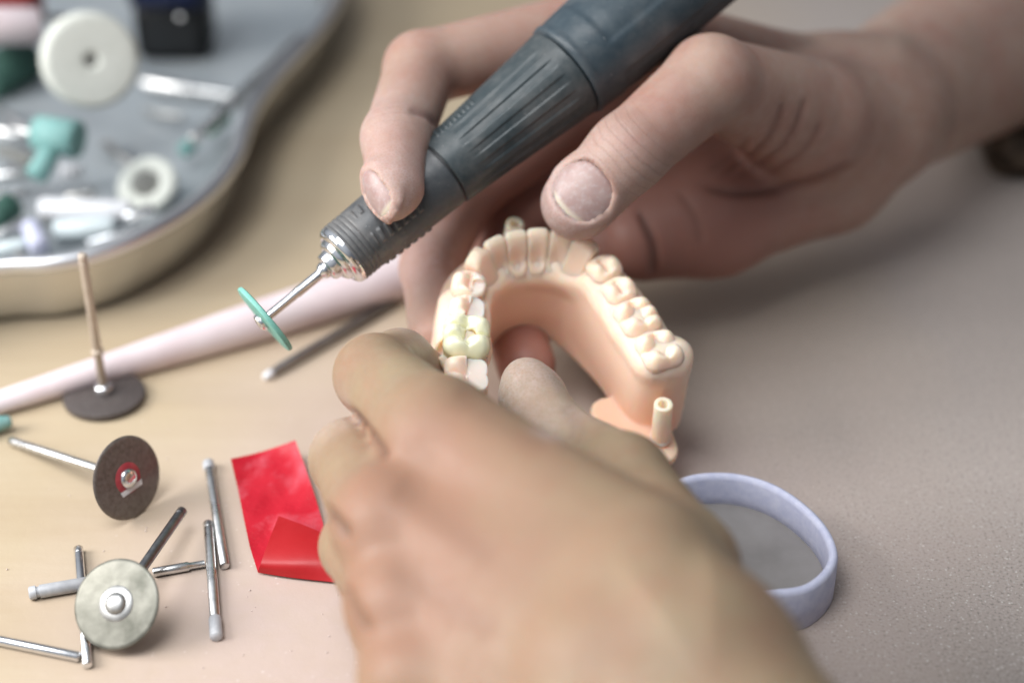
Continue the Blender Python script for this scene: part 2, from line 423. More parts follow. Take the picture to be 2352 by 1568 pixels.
def tooth_frame(side, i):
    k, x, y, z = TOOTH_POS[i]; p = np.array([x*side, y])
    j = np.argmin(((ARCH-p)**2).sum(1)); t = unit(ARCH[min(j+2, len(ARCH)-1)]-ARCH[max(j-2, 0)])
    o = np.array([-t[1], t[0]])                       # points out of the arch
    if o @ (p-np.array([0, -22])) < 0: o = -o
    return p, t, o, z
def gum_sdf():
    A0 = ARCH[:-1].astype(np.float32); B0 = ARCH[1:].astype(np.float32)
    frames = [(TOOTH_POS[i][0], *tooth_frame(s, i), s, i) for s in (-1, 1) for i in range(7)]
    plate = [pix2loc(x, y, -24)[:2] for x, y in ((1440, 985), (1505, 1010))]
    front = pix2loc(1183, 513, -8)[:2]
    def fn(P):
        xy = P[:, :2]; z = P[:, 2]
        best = np.full(len(P), 1e9, np.float32); u = np.zeros(len(P), np.float32)
        for a, b in zip(A0, B0):
            ba = b-a; pa = xy-a; t = np.clip((pa @ ba)/(ba @ ba), 0, 1); d = pa-t[:, None]*ba; d2 = (d*d).sum(1); m = d2 < best
            best[m] = d2[m]; cr = ba[0]*pa[m, 1]-ba[1]*pa[m, 0]; u[m] = np.sign(cr)*np.sqrt(d2[m])
        # ARCH runs from -x over +y to +x: outside lies on its left
        ext = np.clip((xy[:, 1]+30)/22, 0, 1); ext = 4.5*ext*ext*(3-2*ext); drop = np.clip((xy[:, 1]+13)/9, 0, 1); drop = 5.5*drop*drop*(3-2*drop); zz = z+19.1+drop*.5+ext*.5
        wid = 6.3+.9*np.clip((-z-8)/18, 0, 1)            # walls widen towards the base
        off = .5+.9*np.clip((-z-10)/18, 0, 1)
        qx = np.abs(u-off)-wid+2.6; qz = np.abs(zz)-(13.0-drop*.5+ext*.5)+2.6; d = np.minimum(np.maximum(qx, qz), 0)+np.hypot(np.maximum(qx, 0), np.maximum(qz, 0))-2.6
        back = -xy[:, 1]-44.6+.25*np.abs(xy[:, 0]-25)*(xy[:, 0] < 25)                              # flat cut end faces
        d = smax(d, back, 5.0)
        for k, p, t, o, zt, s, i in frames:
            q = xy-p.astype(np.float32); a = q @ t.astype(np.float32); b = q @ o.astype(np.float32)
            hw = {'central': 2.9, 'lateral': 3.0, 'canine': 3.6, 'premolar': 3.9, 'molar': 5.6}[k]; fr = k in ('central', 'lateral', 'canine')
            e = np.sqrt((a/hw)**2+((b+(2.2 if fr else 0))/(hw*.5+(2.3 if fr else 2.9)))**2+((z+(11.0 if fr else 8.6 if s == -1 and i in (3, 4, 6) else 6.4))/3.9)**2)
            d = smin(d, (e-1)*3.0, 3.2)
        # thick outer shoulder beside the last molar
        d = smin(d, cone(P, (29.6, -38.6, -6.6), (28.8, -40.6, -28.6), 3.3, 3.2), 3.5)
        # flat plate with the rear pin, small ledge with the front pin
        px_, py_ = xy[:, 0], xy[:, 1]
        pl = np.hypot(np.maximum(np.abs(px_-20.0)-5.0, 0), np.maximum(np.abs(py_+44.5)-6.5, 0))-4.5
        pl = smax(pl, np.abs(z+29.0)-1.6, .8); d = smin(d, pl, 1.0)
        fl = np.hypot(px_-front[0], np.maximum(np.abs(py_-front[1]+4)-5, 0))-4.2
        fl = smax(fl, np.abs(z+29)-2.6, .8); d = smin(d, fl, 1.5)
        # screw channel under the crown on the far-left molar site
        k, p, t, o, zt, s, i = frames[5]
        c = np.append(p+o*5.0-t*1.6, -6.0)
        d = smax(d, -cone(P, c+np.array([0, 0, 6]), c-np.array([0, 0, 1.5]), 2.5, 2.0), .6)
        return d
    return fn
def tooth_sdf(side, i, cut=False, crown=False):
    k, x, y, _ = TOOTH_POS[i]; p, t, o, zt = tooth_frame(side, i)
    t = t*(1 if t[1]*side <= 0 or i < 3 else 1)
    p32, t32, o32 = p.astype(np.float32), t.astype(np.float32), o.astype(np.float32)
    rs = np.random.default_rng(i*7+(side > 0)*3); j = rs.normal(0, .18, 24)
    def fn(P):
        q = P[:, :2]-p32; KS = 1.1 if crown else 1.0; a = (q @ t32)/KS; b = (q @ o32)/KS; z = (P[:, 2]-zt)/KS
        C = np.stack([a, b, z], 1)
        if k == 'molar':
            f = np.clip((-z-3.2)/6, 0, 1); sh = 1-.16*f
            side_d = rbox3(a/sh, b/sh, z+5.0, 5.65, 5.3, 6.6, 3.1)
            cs = [(-2.9, 2.75, 1.7), (.25, 2.95, 1.75), (3.1, 2.6, 1.3), (-2.5, -2.8, 1.8), (2.4, -2.8, 1.7)]
            if i == 6: cs = [(-2.5, 2.8, 1.7), (2.5, 2.8, 1.6), (-2.5, -2.75, 1.75), (2.5, -2.75, 1.6)]
            G = lambda x, w: np.exp(-(x/w)**2)
            hz = -2.35+0*a
            for n, (ca, cb, am) in enumerate(cs):
                hz = np.maximum(hz, -2.35+(am+.42+j[n]*.5)*np.exp(-((np.abs(a-ca-j[n]*.8)/2.05)**2.4+(np.abs(b-cb-j[n+6]*.8)/2.25)**2.4)))
            hz = hz+1.0*(G(a-4.1, .9)+G(a+4.1, .9))*G(b, 2.0)
            wig = b+.35*np.sin(a*1.3+j[14]*6)
            dg = 1.5 if crown else 1.0
            hz = hz-.50*dg*G(wig, .42)*G(a, 3.2)-.45*G(np.hypot(a-j[12], b-j[13]), 1.1)
            for ga, s0 in ((-1.25 if i == 5 else 0, 1), (1.85, 1) if i == 5 else (99, 1), (0, -1)):
                hz = hz-.42*dg*G(a-ga+.15*np.sin(b*2+j[15]*5), .36)*np.clip(s0*b*2, 0, 1)
                if crown: side_d = side_d+.38*G(a-ga, .5)*np.clip((s0*b-3.4), 0, 1)*np.clip((z+6)/3, 0, 1)
            d = smax(side_d, (z-hz)*.72, 1.3 if crown else 1.5)
            if crown:
                d = smax(d, -cone(C, (.3, -.9, 2), (.2, -.8, -5.0), 1.15, 1.1), .2)
                d = smax(d, -(z+8.2), .6)
        elif k == 'premolar':
            f = np.clip((-z-3)/6, 0, 1); sh = 1-.2*f
            G = lambda x, w: np.exp(-(x/w)**2)
            side_d = rbox3(a/sh, b/sh, z+5.0, 4.0, 4.4, 6.2, 2.8)
            hz = np.maximum(-2.4+2.5*np.exp(-((np.abs(a-j[0])/2.5)**2.3+(np.abs(b-2.1)/2.2)**2.3)), -2.4+1.75*np.exp(-((np.abs(a-j[1])/2.3)**2.3+(np.abs(b+2.3)/1.9)**2.3)))
            hz = hz+1.0*(G(a-2.9, .75)+G(a+2.9, .75))*G(b, 1.8)-.4*G(b+.2+.2*np.sin(a*2), .42)*G(a, 2.2)-.35*G(np.hypot(a+1.5, b), .8)
            d = smax(side_d, (z-hz)*.72, 1.4)
        elif k == 'canine':
            hb = 1.3+2.8*np.clip(-z/9.5, 0, 1)**.8; ha = 3.45-.35*np.clip((-z-3)/6, 0, 1)-.9*np.clip((1.8+z)/1.8, 0, 1)
            d = rbox3(a, b+2.0*np.clip(-z/9.5, 0, 1)-.3, z+6.0, ha, hb, 6.0-.35*np.abs(a), 1.15)*.85
        else:
            hw = 2.95 if k == 'central' else 3.05
            f = np.clip(-z/10.5, 0, 1); hb = .95+2.7*f**.9; ha = hw+.12-.75*f
            d = rbox3(a, b+2.7*f-.2, z+6.0+.05*a*a, ha, hb, 6.0, 1.25)*.8
            d = smax(d, -ellipsoid(C, (0, -4.45, -4.6), np.eye(3), (2.4, 1.7, 4.4)), 1.4)
        if cut:
            # prepared tooth: the tongue side planed down to a flat step
            if i == 6: d = smax(d, -rbox3(a+0.2, b+3.1, z-1.0, 9, 2.9, 3.7+.10*a, .2), .25)
            elif i == 4: d = smax(d, -rbox3(a-.4, b+2.7+.3*a, z-1.5, 9, 2.4, 4.2, .3), .3)
            else: d = smax(d, -rbox3(a+2.0, b+3.2, z-1.0, 2.4, 2.2, 3.2, .3), .3)
        return d*KS
    return fn, p, zt, t, o
model = empty('dental_model', L2W([[0, -20, -24.4]])[0], 'peach printed lower jaw model with a row of teeth, held between both hands', 'dental model')
V, Q = nets(gum_sdf(), (-38, -58, -39), (38, 24, 0), .5, project=1)
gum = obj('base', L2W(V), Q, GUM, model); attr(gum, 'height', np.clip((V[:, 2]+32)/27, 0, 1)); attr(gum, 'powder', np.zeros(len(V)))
crown_loc = None
for side in (-1, 1):
    for i in range(7):
        is_crown = side == -1 and i == 5
        fn, p, zt, t, o = tooth_sdf(side, i, cut=side == -1 and i in (3, 4, 6), crown=is_crown)
        lo = (p[0]-8.6, p[1]-8.6, zt-12.9); hi = (p[0]+8.6, p[1]+8.6, zt+1.6)
        V, Q = nets(fn, lo, hi, .24 if is_crown else .27, project=2); V, Q = keep_biggest(V, Q)
        hgt = np.clip((V[:, 2]-zt+8)/8, 0, 1)
        pw = np.zeros(len(V))
        if side == -1 and i in (3, 4, 6):
            b = (V[:, :2]-p) @ o; lim = {6: .2, 4: -.1, 3: -.8}[i]
            pw = np.clip((lim-b)/.5, 0, 1)*np.clip((V[:, 2]-zt+4.2)/1.0, 0, 1)*(.75 if i != 3 else .6)+.18
        if is_crown:
            V[:, 2] += 1.1                                   # the crown is not yet seated all the way
            q = L2W(V); crown = obj('ceramic_molar', q, Q, CROWN, None, org=q[q[:, 2].argmin()]*0+q.mean(0))
            meta(crown, 'glossy greenish white molar crown seated between the two cut teeth', 'dental crown'); attr(crown, 'height', hgt); qa = (V[:, :2]-p) @ t/1.1-.25; qb = (V[:, :2]-p) @ o/1.1+.85; attr(crown, 'hole', np.clip((1.6-np.hypot(qa, qb))/.3, 0, 1)*np.clip((zt-2.2-(V[:, 2]-1.1))/.6, 0, 1)); crown_loc = q.mean(0)
        else:
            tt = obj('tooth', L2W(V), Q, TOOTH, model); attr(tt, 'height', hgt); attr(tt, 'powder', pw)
            if pw.max() > .3: tt['label'] = 'cut tooth with a white powdery step'
def pin(base_l, top_l):
    a, b = np.array(base_l, float), np.array(top_l, float); Ln = np.linalg.norm(b-a); R0, R1 = 2.35, 1.15
    pr = [(0, R0), (Ln-.35, R0), (Ln-.1, R0-.1), (Ln, R0-.35), (Ln, R1+.2), (Ln-.25, R1), (Ln-6, R1*.9)]
    V, Fc = lathe(pr, a, b-a, 32); o = obj('pin', L2W(V), Fc, PINM, model, sharp=50); attr(o, 'height', np.clip((V[:, 2]+30)/14, 0, 1)); attr(o, 'powder', np.zeros(len(V)))
    V, Fc = lathe([(0, R0+.05), (0, R0+.32), (.5, R0+.32), (.5, R0+.05)], a+unit(b-a)*.8, b-a, 32, cap0=False, cap1=False)
    k = obj('collar', L2W(V), Fc, PINM, o); attr(k, 'height', np.full(len(V), .3)); attr(k, 'powder', np.full(len(V), .5))
pt = pix2loc(1524, 927, -13.0); pb = pix2loc(1517, 1008, -27)
pin([pb[0], pb[1], -27.4], pt)
ft = pix2loc(1183, 513, -8.0); pin([ft[0], ft[1], -27], ft)
print('rear pin', pt, pb, 'front', ft)
# ------------------------------------------------------------------ the two hands
class Hand:
    """joints are world points in mm with a radius; fingers are chains of tapered bones blended into the palm"""
    def __init__(s): s.palm = []; s.fing = []; s.nails = []; s.extra = []; s.pk = 7.0
    def J(s, px, py, d, r): return (W(px, py, d), r)
    def chain(s, *js): return [(js[i][0], js[i+1][0], js[i][1], js[i+1][1]) for i in range(len(js)-1)]
    def palm_d(s, P):
        d = None; k = s.pk
        for b in s.palm:
            x = cone(P, *b); d = x if d is None else smin(d, x, k)
        for c, r in s.extra: d = smin(d, ball(P, c, r), 5.0)
        return d
    def fn(s, P):
        p = s.palm_d(P); out = None
        for bones, k in s.fing:
            f = None
            for b in bones:
                x = cone(P, *b); f = x if f is None else smin(f, x, 3.0)
            x = smin(p, f, k); out = x if out is None else smin(out, x, .8)
        for n in s.nails: out = n.carve(P, out)
        return out
class Nail:
    def __init__(s, c, t, n, w, l, Rx, Ry=40.0, lift=0.0, ridge=.8, cut=True):
        s.cut = cut
        s.t = unit(t); s.n = unit(np.asarray(n)-(np.asarray(n) @ s.t)*s.t); s.s = np.cross(s.t, s.n); s.c = np.asarray(c, float)+lift*s.n
        s.w, s.l, s.Rx, s.Ry, s.ridge = w, l, Rx, Ry, ridge
    def loc(s, P):
        r = P-s.c.astype(np.float32); return r @ s.s.astype(np.float32), r @ s.t.astype(np.float32), r @ s.n.astype(np.float32)
    def zs(s, x, y): return -x*x/(2*s.Rx)-y*y/(2*s.Ry)
    def foot(s, x, y):
        wy = s.w*(1-.10*np.clip(-y/s.l, 0, 1))
        return (np.abs(x/wy)**2.6+np.abs(y/s.l)**2.6)**(1/2.6)
    def carve(s, P, d):
        x, y, z = s.loc(P); near = (np.abs(x) < s.w+5) & (np.abs(y) < s.l+5) & (np.abs(z) < 7)
        if not near.any(): return d
        x, y, z = x[near], y[near], z[near]; dd = d[near]
        f = s.foot(x, y); zz = z-s.zs(x, y); rho = (f-1)*min(s.w, s.l)
        k = np.clip((s.l*.75-y)/(s.l*.5), 0, 1)
        dr = np.hypot(rho-.75, zz+.45)-(.15+s.ridge*k)
        dd = smin(dd, dr, 1.8)
        hole = np.maximum(rho+.45, np.maximum(-(zz+.35), zz-4)); dd = smax(dd, -hole, .3) if s.cut else dd
        d = d.copy(); d[near] = dd; return d
    def mesh(s, name, parent, m_=None, nu=26, nv=26):
        V = []; Fc = []; fe = []
        for i in range(nv+1):
            for j in range(nu+1):
                a, b = 2*j/nu-1, 2*i/nv-1
                # square -> superellipse
                m = max(abs(a), abs(b)); q = (abs(a)**2.6+abs(b)**2.6)**(1/2.6) if m > 0 else 1
                sc = m/q if q > 0 else 0
                x, y = a*sc*s.w*.985, b*sc*s.l*.985
                if y < 0: x *= 1-.10*(-y/s.l)
                edge = max(0, m-.86)/.14
                V.append(s.c+x*s.s+y*s.t+(s.zs(x, y)+.02-.35*edge**2)*s.n); fe.append(np.clip((y/s.l+.10*abs(x/s.w)**2-.70)/.10, 0, 1))
        n = nu+1
        for i in range(nv):
            for j in range(nu): Fc.append([i*n+j, i*n+j+1, (i+1)*n+j+1, (i+1)*n+j])
        V = np.array(V); low = V-s.n*.5; N = len(V)
        F2 = Fc+[[q+N for q in f[::-1]] for f in Fc]
        bd = list(range(n))+[i*n+nu for i in range(1, nv+1)]+[nv*n+j for j in range(nu-1, -1, -1)]+[i*n for i in range(nv-1, 0, -1)]
        for i in range(len(bd)):
            a, b = bd[i], bd[(i+1) % len(bd)]; F2.append([b, a, a+N, b+N])
        o = obj(name, np.concatenate([V, low]), F2, m_ or NAIL, parent); attr(o, 'free_edge', np.concatenate([fe, fe])); return o
def pixels(V):
    d = V-CAM; z = d @ FW; return np.stack([CX+F*(d @ RT)/z, CY-F*(d @ UP)/z], 1), z
def fold_mask(V, Nm, lines):
    """skin folds: thin creases and broad valleys with painted shade following given lines on the side of the hand that the photograph shows"""
    q, z = pixels(V); m = np.zeros(len(V)); facing = (Nm*(CAM-V)).sum(1) > 0
    b = np.floor(q/14).astype(int); key = b[:, 0]*4000+b[:, 1]; front = {}
    for k, zz in zip(key, z):
        if zz < front.get(k, 1e9): front[k] = zz
    ok = facing & (z < np.array([front[k] for k in key])+10)
    for pl, w, a in lines:
        P = spline([(x, y, 0) for x, y in pl], 5)[:, :2]; best = np.full(len(V), 1e9); tt = np.zeros(len(V))
        for i in range(len(P)-1):
            ba = P[i+1]-P[i]; pa = q-P[i]; t = np.clip((pa @ ba)/(ba @ ba), 0, 1); d = np.linalg.norm(pa-t[:, None]*ba, axis=1)
            k = d < best; best[k] = d[k]; tt[k] = (i+t[k])/(len(P)-1)
        m = np.maximum(m, a*np.exp(-(best/w)**2)*np.clip(np.sin(PI*np.clip(tt, .02, .98))*2.5, 0, 1)*ok)
    return m
def finish(H, name, label, lo, hi, h, material, marks, dusts, creases, cat, folds=()):
    V, Q = nets(H.fn, lo, hi, h, project=2); V, Q = keep_biggest(V, Q)
    fm = np.zeros(len(V))
    if folds:
        Nm = np.zeros_like(V); fnm = np.cross(V[Q[:, 2]]-V[Q[:, 0]], V[Q[:, 3]]-V[Q[:, 1]])
        for k in range(4): np.add.at(Nm, Q[:, k], fnm)
        Nm /= np.linalg.norm(Nm, axis=1, keepdims=True)+1e-9
        if (Nm*(V-V.mean(0))).sum() < 0: Nm = -Nm
        fm = fold_mask(V, Nm, folds); V = V-Nm*(fm*1.3)[:, None]
    o = obj(name, V, Q, material, None, org=V.mean(0)); meta(o, label, cat)
    red = np.zeros(len(V))
    for c, r, a in marks: red += a*np.exp(-((V-c)**2).sum(1)/(r*r))
    attr(o, 'red', np.clip(red+fm*.9, 0, 1)); attr(o, 'fold', np.clip(fm, 0, 1))
    du = np.zeros(len(V))
    for c, r, a in dusts: du = np.maximum(du, a*np.exp(-(((V-c)**2).sum(1)/(r*r))**1.5))
    attr(o, 'dust', np.clip(du, 0, 1))
    cs = np.zeros(len(V)); cm = np.zeros(len(V))
    for c, ax, side, r, lr, a in creases:
        q = V-c; s = q @ unit(ax); m = a*np.exp(-(s/lr)**2-((q-np.outer(s, unit(ax)))**2).sum(1)/(r*r))*np.clip((q @ unit(side))/4+.2, 0, 1)
        k = m > cm; cm[k] = m[k]; cs[k] = s[k]
    attr(o, 'crease', cs); attr(o, 'crease_mask', np.clip(cm, 0, 1))
    return o

# --- right hand: holds the handpiece, thumb on the front teeth
R = Hand(); J = R.J
tT, tI, tM, tC = J(1328, 466, 462, 9.4), J(1440, 352, 457, 9.6), J(1632, 185, 468, 11.2), J(1850, 275, 512, 17)
wr = J(1985, 262, 545, 21); el = J(2440, 10, 655, 34)
iM, mM, rM, lM = J(1390, 60, 508, 11), J(1380, 195, 524, 11.5), J(1425, 335, 528, 11.5), J(1500, 490, 524, 11.5)
cI, cL = J(1900, 225, 545, 15), J(1890, 370, 545, 17)
R.palm = R.chain(el, wr)+[(cI[0], iM[0], 15, 11), (cI[0], mM[0], 15, 11.5), (cL[0], rM[0], 15, 11.5), (cL[0], lM[0], 17, 12), (cI[0], cL[0], 16, 17), (wr[0], cI[0], 21, 15), (wr[0], cL[0], 20, 17)]
R.palm += [(J(1900, 400, 540, 0)[0], J(1640, 505, 520, 0)[0], 16.5, 14.5), (J(1640, 505, 520, 0)[0], J(1480, 545, 518, 0)[0], 14.5, 12)]
R.fing.append((R.chain(tT, tI, tM, tC)+R.chain(tC, J(1960, 280, 538, 20))+[(tM[0], J(1520, 80, 505, 0)[0], 9, 7)], 7.0))
iP, iD, iT, iE = J(968, 158, 489, 9.6), J(912, 318, 462, 8.6), J(902, 436, 449, 6.9), J(898, 466, 446, 4.2)
R.fing.append((R.chain(iM, iP, iD, iT, iE), 6.0))
R.fing.append((R.chain(mM, J(1070, 440, 508, 8.8), J(988, 615, 489, 7.7), J(1004, 770, 473, 7.2)), 6.0))
R.fing.append((R.chain(rM, J(1150, 530, 524, 8.6), J(1165, 700, 505, 8.2), J(1208, 838, 487, 7.8)), 6.0))
R.fing.append((R.chain(lM, J(1330, 590, 522, 7.6), J(1380, 740, 512, 7), J(1432, 858, 498, 6.4)), 6.0))
ax = unit(tT[0]-tI[0]); toward = -FW
nT = unit(toward*1.0+UP*.12-RT*.06)
R.nails.append(Nail(W(1338, 455, 462)+nT*9.3, ax, nT, 7.9, 7.5, 10.8, 45, 0, .7))
nI = unit(-RT*.85-FW*.65-UP*.1); q1 = iT[0]+nI*6.9; q2 = iE[0]+nI*4.2; axi = unit(q2-q1)
R.nails.append(Nail(q1*.75+q2*.25-nI*.35, axi, nI, 4.6, 6.6, 5.2, 22, 0, .3))
rh = finish(R, 'hand', 'right hand with its thumb on the front teeth and forefinger hooked over the grey handpiece', (-70, 330, 0), (262, 668, 150), 1.0, SKIN_R,
    [(tT[0], 12, .35), (W(1600, 540, 515), 40, .75), (W(1250, 480, 515), 45, .9), (W(1480, 560, 510), 30, .6), (iT[0], 12, .45), (iD[0], 10, .25), (W(985, 650, 485), 14, .3), (W(1210, 820, 480), 16, .8)],
    [(tT[0]-RT*4, 13, .95), (iT[0], 14, .6), (iD[0]-RT*4, 14, .5), (W(985, 600, 485), 16, .5), (W(1380, 400, 455), 14, .45)],
    [(W(1452, 348, 457), unit(tI[0]-tT[0]), -FW, 14, 6.0, 1.0), (iD[0], iD[0]-iT[0], -RT-FW, 11, 4, .7), (iP[0], iP[0]-iD[0], -RT-FW, 12, 5, .6), (W(1745, 330, 480), W(1745, 330, 480)-W(1640, 200, 468), -FW, 22, 9, .5), (W(1500, 545, 512), RT, -FW, 16, 3, .0)], 'hand', [([(1466, 482), (1490, 530), (1503, 575), (1500, 640)], 9, 1.0), ([(1610, 425), (1700, 444), (1800, 432), (1890, 408), (1965, 372)], 10, .9), ([(1655, 405), (1740, 345), (1785, 290), (1800, 235)], 8, .55), ([(1700, 405), (1790, 345), (1835, 280), (1850, 225)], 8, .5), ([(1760, 405), (1850, 345), (1890, 280)], 8, .4), ([(1630, 390), (1690, 355), (1720, 315)], 7, .4), ([(1560, 440), (1600, 500), (1610, 560)], 10, .35), ([(940, 252), (985, 268), (1000, 290)], 7, .6)])
sd, su, sv = frame(el[0]-wr[0]); sc0 = W(2338, 66, 634)
Vs, Fs = lathe([(0, 31.5), (-.6, 33), (.4, 34.4), (3, 35), (14, 36), (60, 40), (60, 37), (4, 33), (0, 31.5)], sc0, sd, 60, cap0=False, cap1=False)
obj('sleeve', Vs, Fs, BLUECLOTH, rh)
R.nails[0].mesh('fingernail', rh); R.nails[1].mesh('fingernail', rh)

# --- left hand: comes from the lower right, pinches the near arm of the model
L = Hand(); J = L.J; L.pk = 5.0
wr = J(1530, 1590, 343, 24); el = J(2060, 2350, 298, 29)
iM, mM, rM, lM = J(1000, 1003, 388, 12), J(888, 1192, 378, 11.2), J(925, 1383, 368, 10.6), J(955, 1560, 358, 10)
c1, c2, c3, c4 = J(1470, 1400, 350, 16), J(1450, 1480, 346, 17), J(1400, 1560, 342, 16), J(1390, 1660, 340, 15)
L.palm = L.chain(el, wr)+[(iM[0], c1[0], 12, 16), (mM[0], c2[0], 10.8, 16.5), (rM[0], c3[0], 10.2, 15.5), (lM[0], c4[0], 10, 15), (c1[0], wr[0], 16, 23), (c3[0], wr[0], 16, 25), (c1[0], c3[0], 16, 16), (c4[0], wr[0], 15, 25), (iM[0], rM[0], 9.5, 9), (mM[0], lM[0], 9, 8)]
L.extra = [(iM[0]-FW*5-UP*1, 8.8), (mM[0]-FW*5.5, 8.4), (rM[0]-FW*5, 8.0), (lM[0]-FW*4.5, 7.2)]
# palm side, deeper than the back of the hand
L.palm += [(W(1010, 1120, 400), W(1450, 1480, 366), 12, 16), (W(980, 1300, 392), W(1420, 1560, 362), 12, 16)]
tC, tM, tI, tT, tE = J(1545, 1310, 366, 13), J(1428, 1106, 393, 10.2), J(1285, 1010, 419, 8.0), J(1220, 906, 430, 7.2), J(1208, 874, 433, 5.4)
L.fing.append((L.chain(c1, tC, tM, tI, tT, tE)+[], 4.0))
L.palm.append((J(1040, 1040, 386, 0)[0], J(1480, 1290, 358, 0)[0], 11.5, 13))
iP, iD, iT = J(862, 862, 424, 9.1), J(918, 836, 444, 8.0), J(965, 848, 452, 6.2)
L.fing.append((L.chain(iM, iP, iD, iT), 5.0))
mP = J(806, 1055, 416, 8.9); L.fing.append((L.chain(mM, mP, J(905, 1010, 444, 8), J(980, 1010, 452, 7)), 3.5))
rP = J(824, 1255, 408, 8.2); L.fing.append((L.chain(rM, rP, J(930, 1180, 436, 7.6), J(1010, 1150, 446, 7)), 3.5))
lP = J(890, 1440, 400, 7.4); L.fing.append((L.chain(lM, lP, J(990, 1360, 424, 6.8), J(1060, 1320, 432, 6)), 5.0))
ax = unit(tE[0]-tI[0]); nT = unit(RT*.75-FW*.62+UP*.25)
L.nails.append(Nail(tT[0]*.6+tE[0]*.4+nT*6.75, ax, nT, 4.6, 6.2, 6.0, 30, 0, .3, False))
lh = finish(L, 'hand', 'blurred left hand in front, thumb and forefinger pinching the near side of the jaw model', (-75, 150, -4), (150, 430, 95), 1.0, SKIN_L,
    [(W(965, 1035, 370), 14, .75), (W(850, 1215, 360), 13, .85), (W(870, 1390, 350), 12, .85), (W(800, 1060, 405), 9, .5), (W(840, 860, 415), 9, .4), (W(1000, 1180, 360), 30, .4), (W(1100, 1450, 340), 34, .45), (tT[0], 10, .2), (W(870, 1015, 390), 6, .5)],
    [(tE[0], 17, .75), (tI[0]-FW*5, 14, .55), (iT[0]+UP*6, 14, .8), (mP[0]+UP*8-RT*4, 9, .5), (W(1265, 995, 372), 4, .7)],
    [(tT[0], tT[0]-tI[0], -FW, 12, 7, .35), (mP[0], mM[0]-mP[0], -FW, 12, 4, .3), (iP[0], iM[0]-iP[0], -FW, 12, 4, .3)], 'hand', [([(798, 935), (866, 1018), (886, 1050)], 11, 1.0), ([(738, 1160), (772, 1196), (800, 1235)], 13, 1.0), ([(905, 1105), (1010, 1190), (1150, 1290)], 34, .22), ([(890, 1290), (1010, 1370), (1150, 1460)], 34, .22), ([(790, 1340), (815, 1400), (850, 1450)], 16, .6), ([(1290, 930), (1320, 975), (1300, 1020)], 8, .35), ([(1305, 925), (1338, 975), (1320, 1025)], 8, .3), ([(1040, 890), (1150, 965), (1270, 1020)], 30, .2)])
L.nails[0].mesh('fingernail', lh, NAIL_DUSTY)
# ------------------------------------------------------------------ bench
V = np.array([(-1500, -600, 0), (1500, -600, 0), (1500, 2000, 0), (-1500, 2000, 0)], float)
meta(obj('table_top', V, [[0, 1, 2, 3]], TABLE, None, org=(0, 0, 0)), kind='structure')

# ------------------------------------------------------------------ handpiece with its green disc
HA, HB = W(785, 588, 456), W(1297, 168, 471); HX = unit(HB-HA); _, HU, HV = frame(HX, -FW)
HLEN = np.linalg.norm(HB-HA)
hp = empty('handpiece', HA+HX*60, 'dark grey ribbed handpiece gripped in the right hand, carrying a thin green disc', 'handpiece')
def hp_angle(v):                     # angle about the axis of a direction
    v = np.asarray(v); return math.atan2(v @ HV, v @ HU)
def shell(name, s0, s1, rfun, mat, ns=160, nf=168, ends=(True, True)):
    S = np.linspace(s0, s1, ns); PH = np.linspace(0, 2*PI, nf, endpoint=False)
    s, ph = np.meshgrid(S, PH, indexing='ij'); r = rfun(s, ph)
    e = np.minimum(s-s0, s1-s); r = r-np.clip(.45-e, 0, .45)**2*1.2
    V = HA+s[..., None]*HX+r[..., None]*(np.cos(ph)[..., None]*HU+np.sin(ph)[..., None]*HV)
    V = V.reshape(-1, 3); Fc = []
    for i in range(ns-1):
        for j in range(nf):
            k = (j+1) % nf; Fc.append([i*nf+j, i*nf+k, (i+1)*nf+k, (i+1)*nf+j])
    if ends[0]: Fc.append(list(range(nf))[::-1])
    if ends[1]: Fc.append([(ns-1)*nf+j for j in range(nf)])
    return obj(name, V, Fc, mat, hp, sharp=60)
A_TOP, A_CAM = hp_angle(UP*.8-RT*.6), hp_angle(-FW)
def wrap(a): return (a+PI) % (2*PI)-PI
def ridges(s, ph, c, s0, s1, pitch, halfw, hgt, r=9.0):
    """a row of small raised bars lying across the axis, around angle c"""
    x = wrap(ph-c)*r; m = np.clip((halfw-np.abs(x))/.5, 0, 1)*np.clip((s-s0)/.4, 0, 1)*np.clip((s1-s)/.4, 0, 1)
    return hgt*m*np.clip(.5+.9*np.cos((s-s0)/pitch*2*PI+x*.35), 0, 1)
SG = math.copysign(1, (A_TOP-A_CAM+PI) % (2*PI)-PI)
rows = [A_CAM+SG*.72, A_CAM-SG*.35, A_CAM+SG*2.2, A_CAM-SG*1.7]
S1 = 33.0                             # first seam
def r_front(s, ph):
    r = 8.05+1.0*s/S1+.25*np.clip((6.5-s)/6.5, 0, 1)
    r = r-.22*np.clip(np.cos((s-.6)/1.35*2*PI), 0, 1)*np.clip((6.4-s)/.3, 0, 1)      # turned rings behind the nose
    for c in rows: r = r+ridges(s, ph, c, 7.4, 22.0, 2.3, 1.9, .5, 8.4)
    return r
shell('front_grip', 1.0, S1-.3, r_front, HP_FRONT, 230, 180)
S2 = HLEN; A_ROW = A_CAM+SG*1.0
def r_mid(s, ph):
    t = (s-S1)/(S2-S1); r = 9.35+3.2*np.clip(t, 0, 1)**1.15
    fl = np.clip(np.cos(wrap(ph-A_CAM)*15)*1.5+.25, -.2, 1)
    m = np.clip((s-S1-5)/6, 0, 1)*np.clip((S2-3-s)/4, 0, 1); m = m*m*(3-2*m)
    x = np.abs(wrap((ph-A_ROW)))
    keep = np.clip((x-.27)/.08, 0, 1)
    r = r-.62*m*np.clip(-fl+.35, 0, 1)*keep
    r = r+ridges(s, ph, A_ROW, S1+2.5, S1+17.0, 1.5, 1.7, .5, 9.8)
    return r
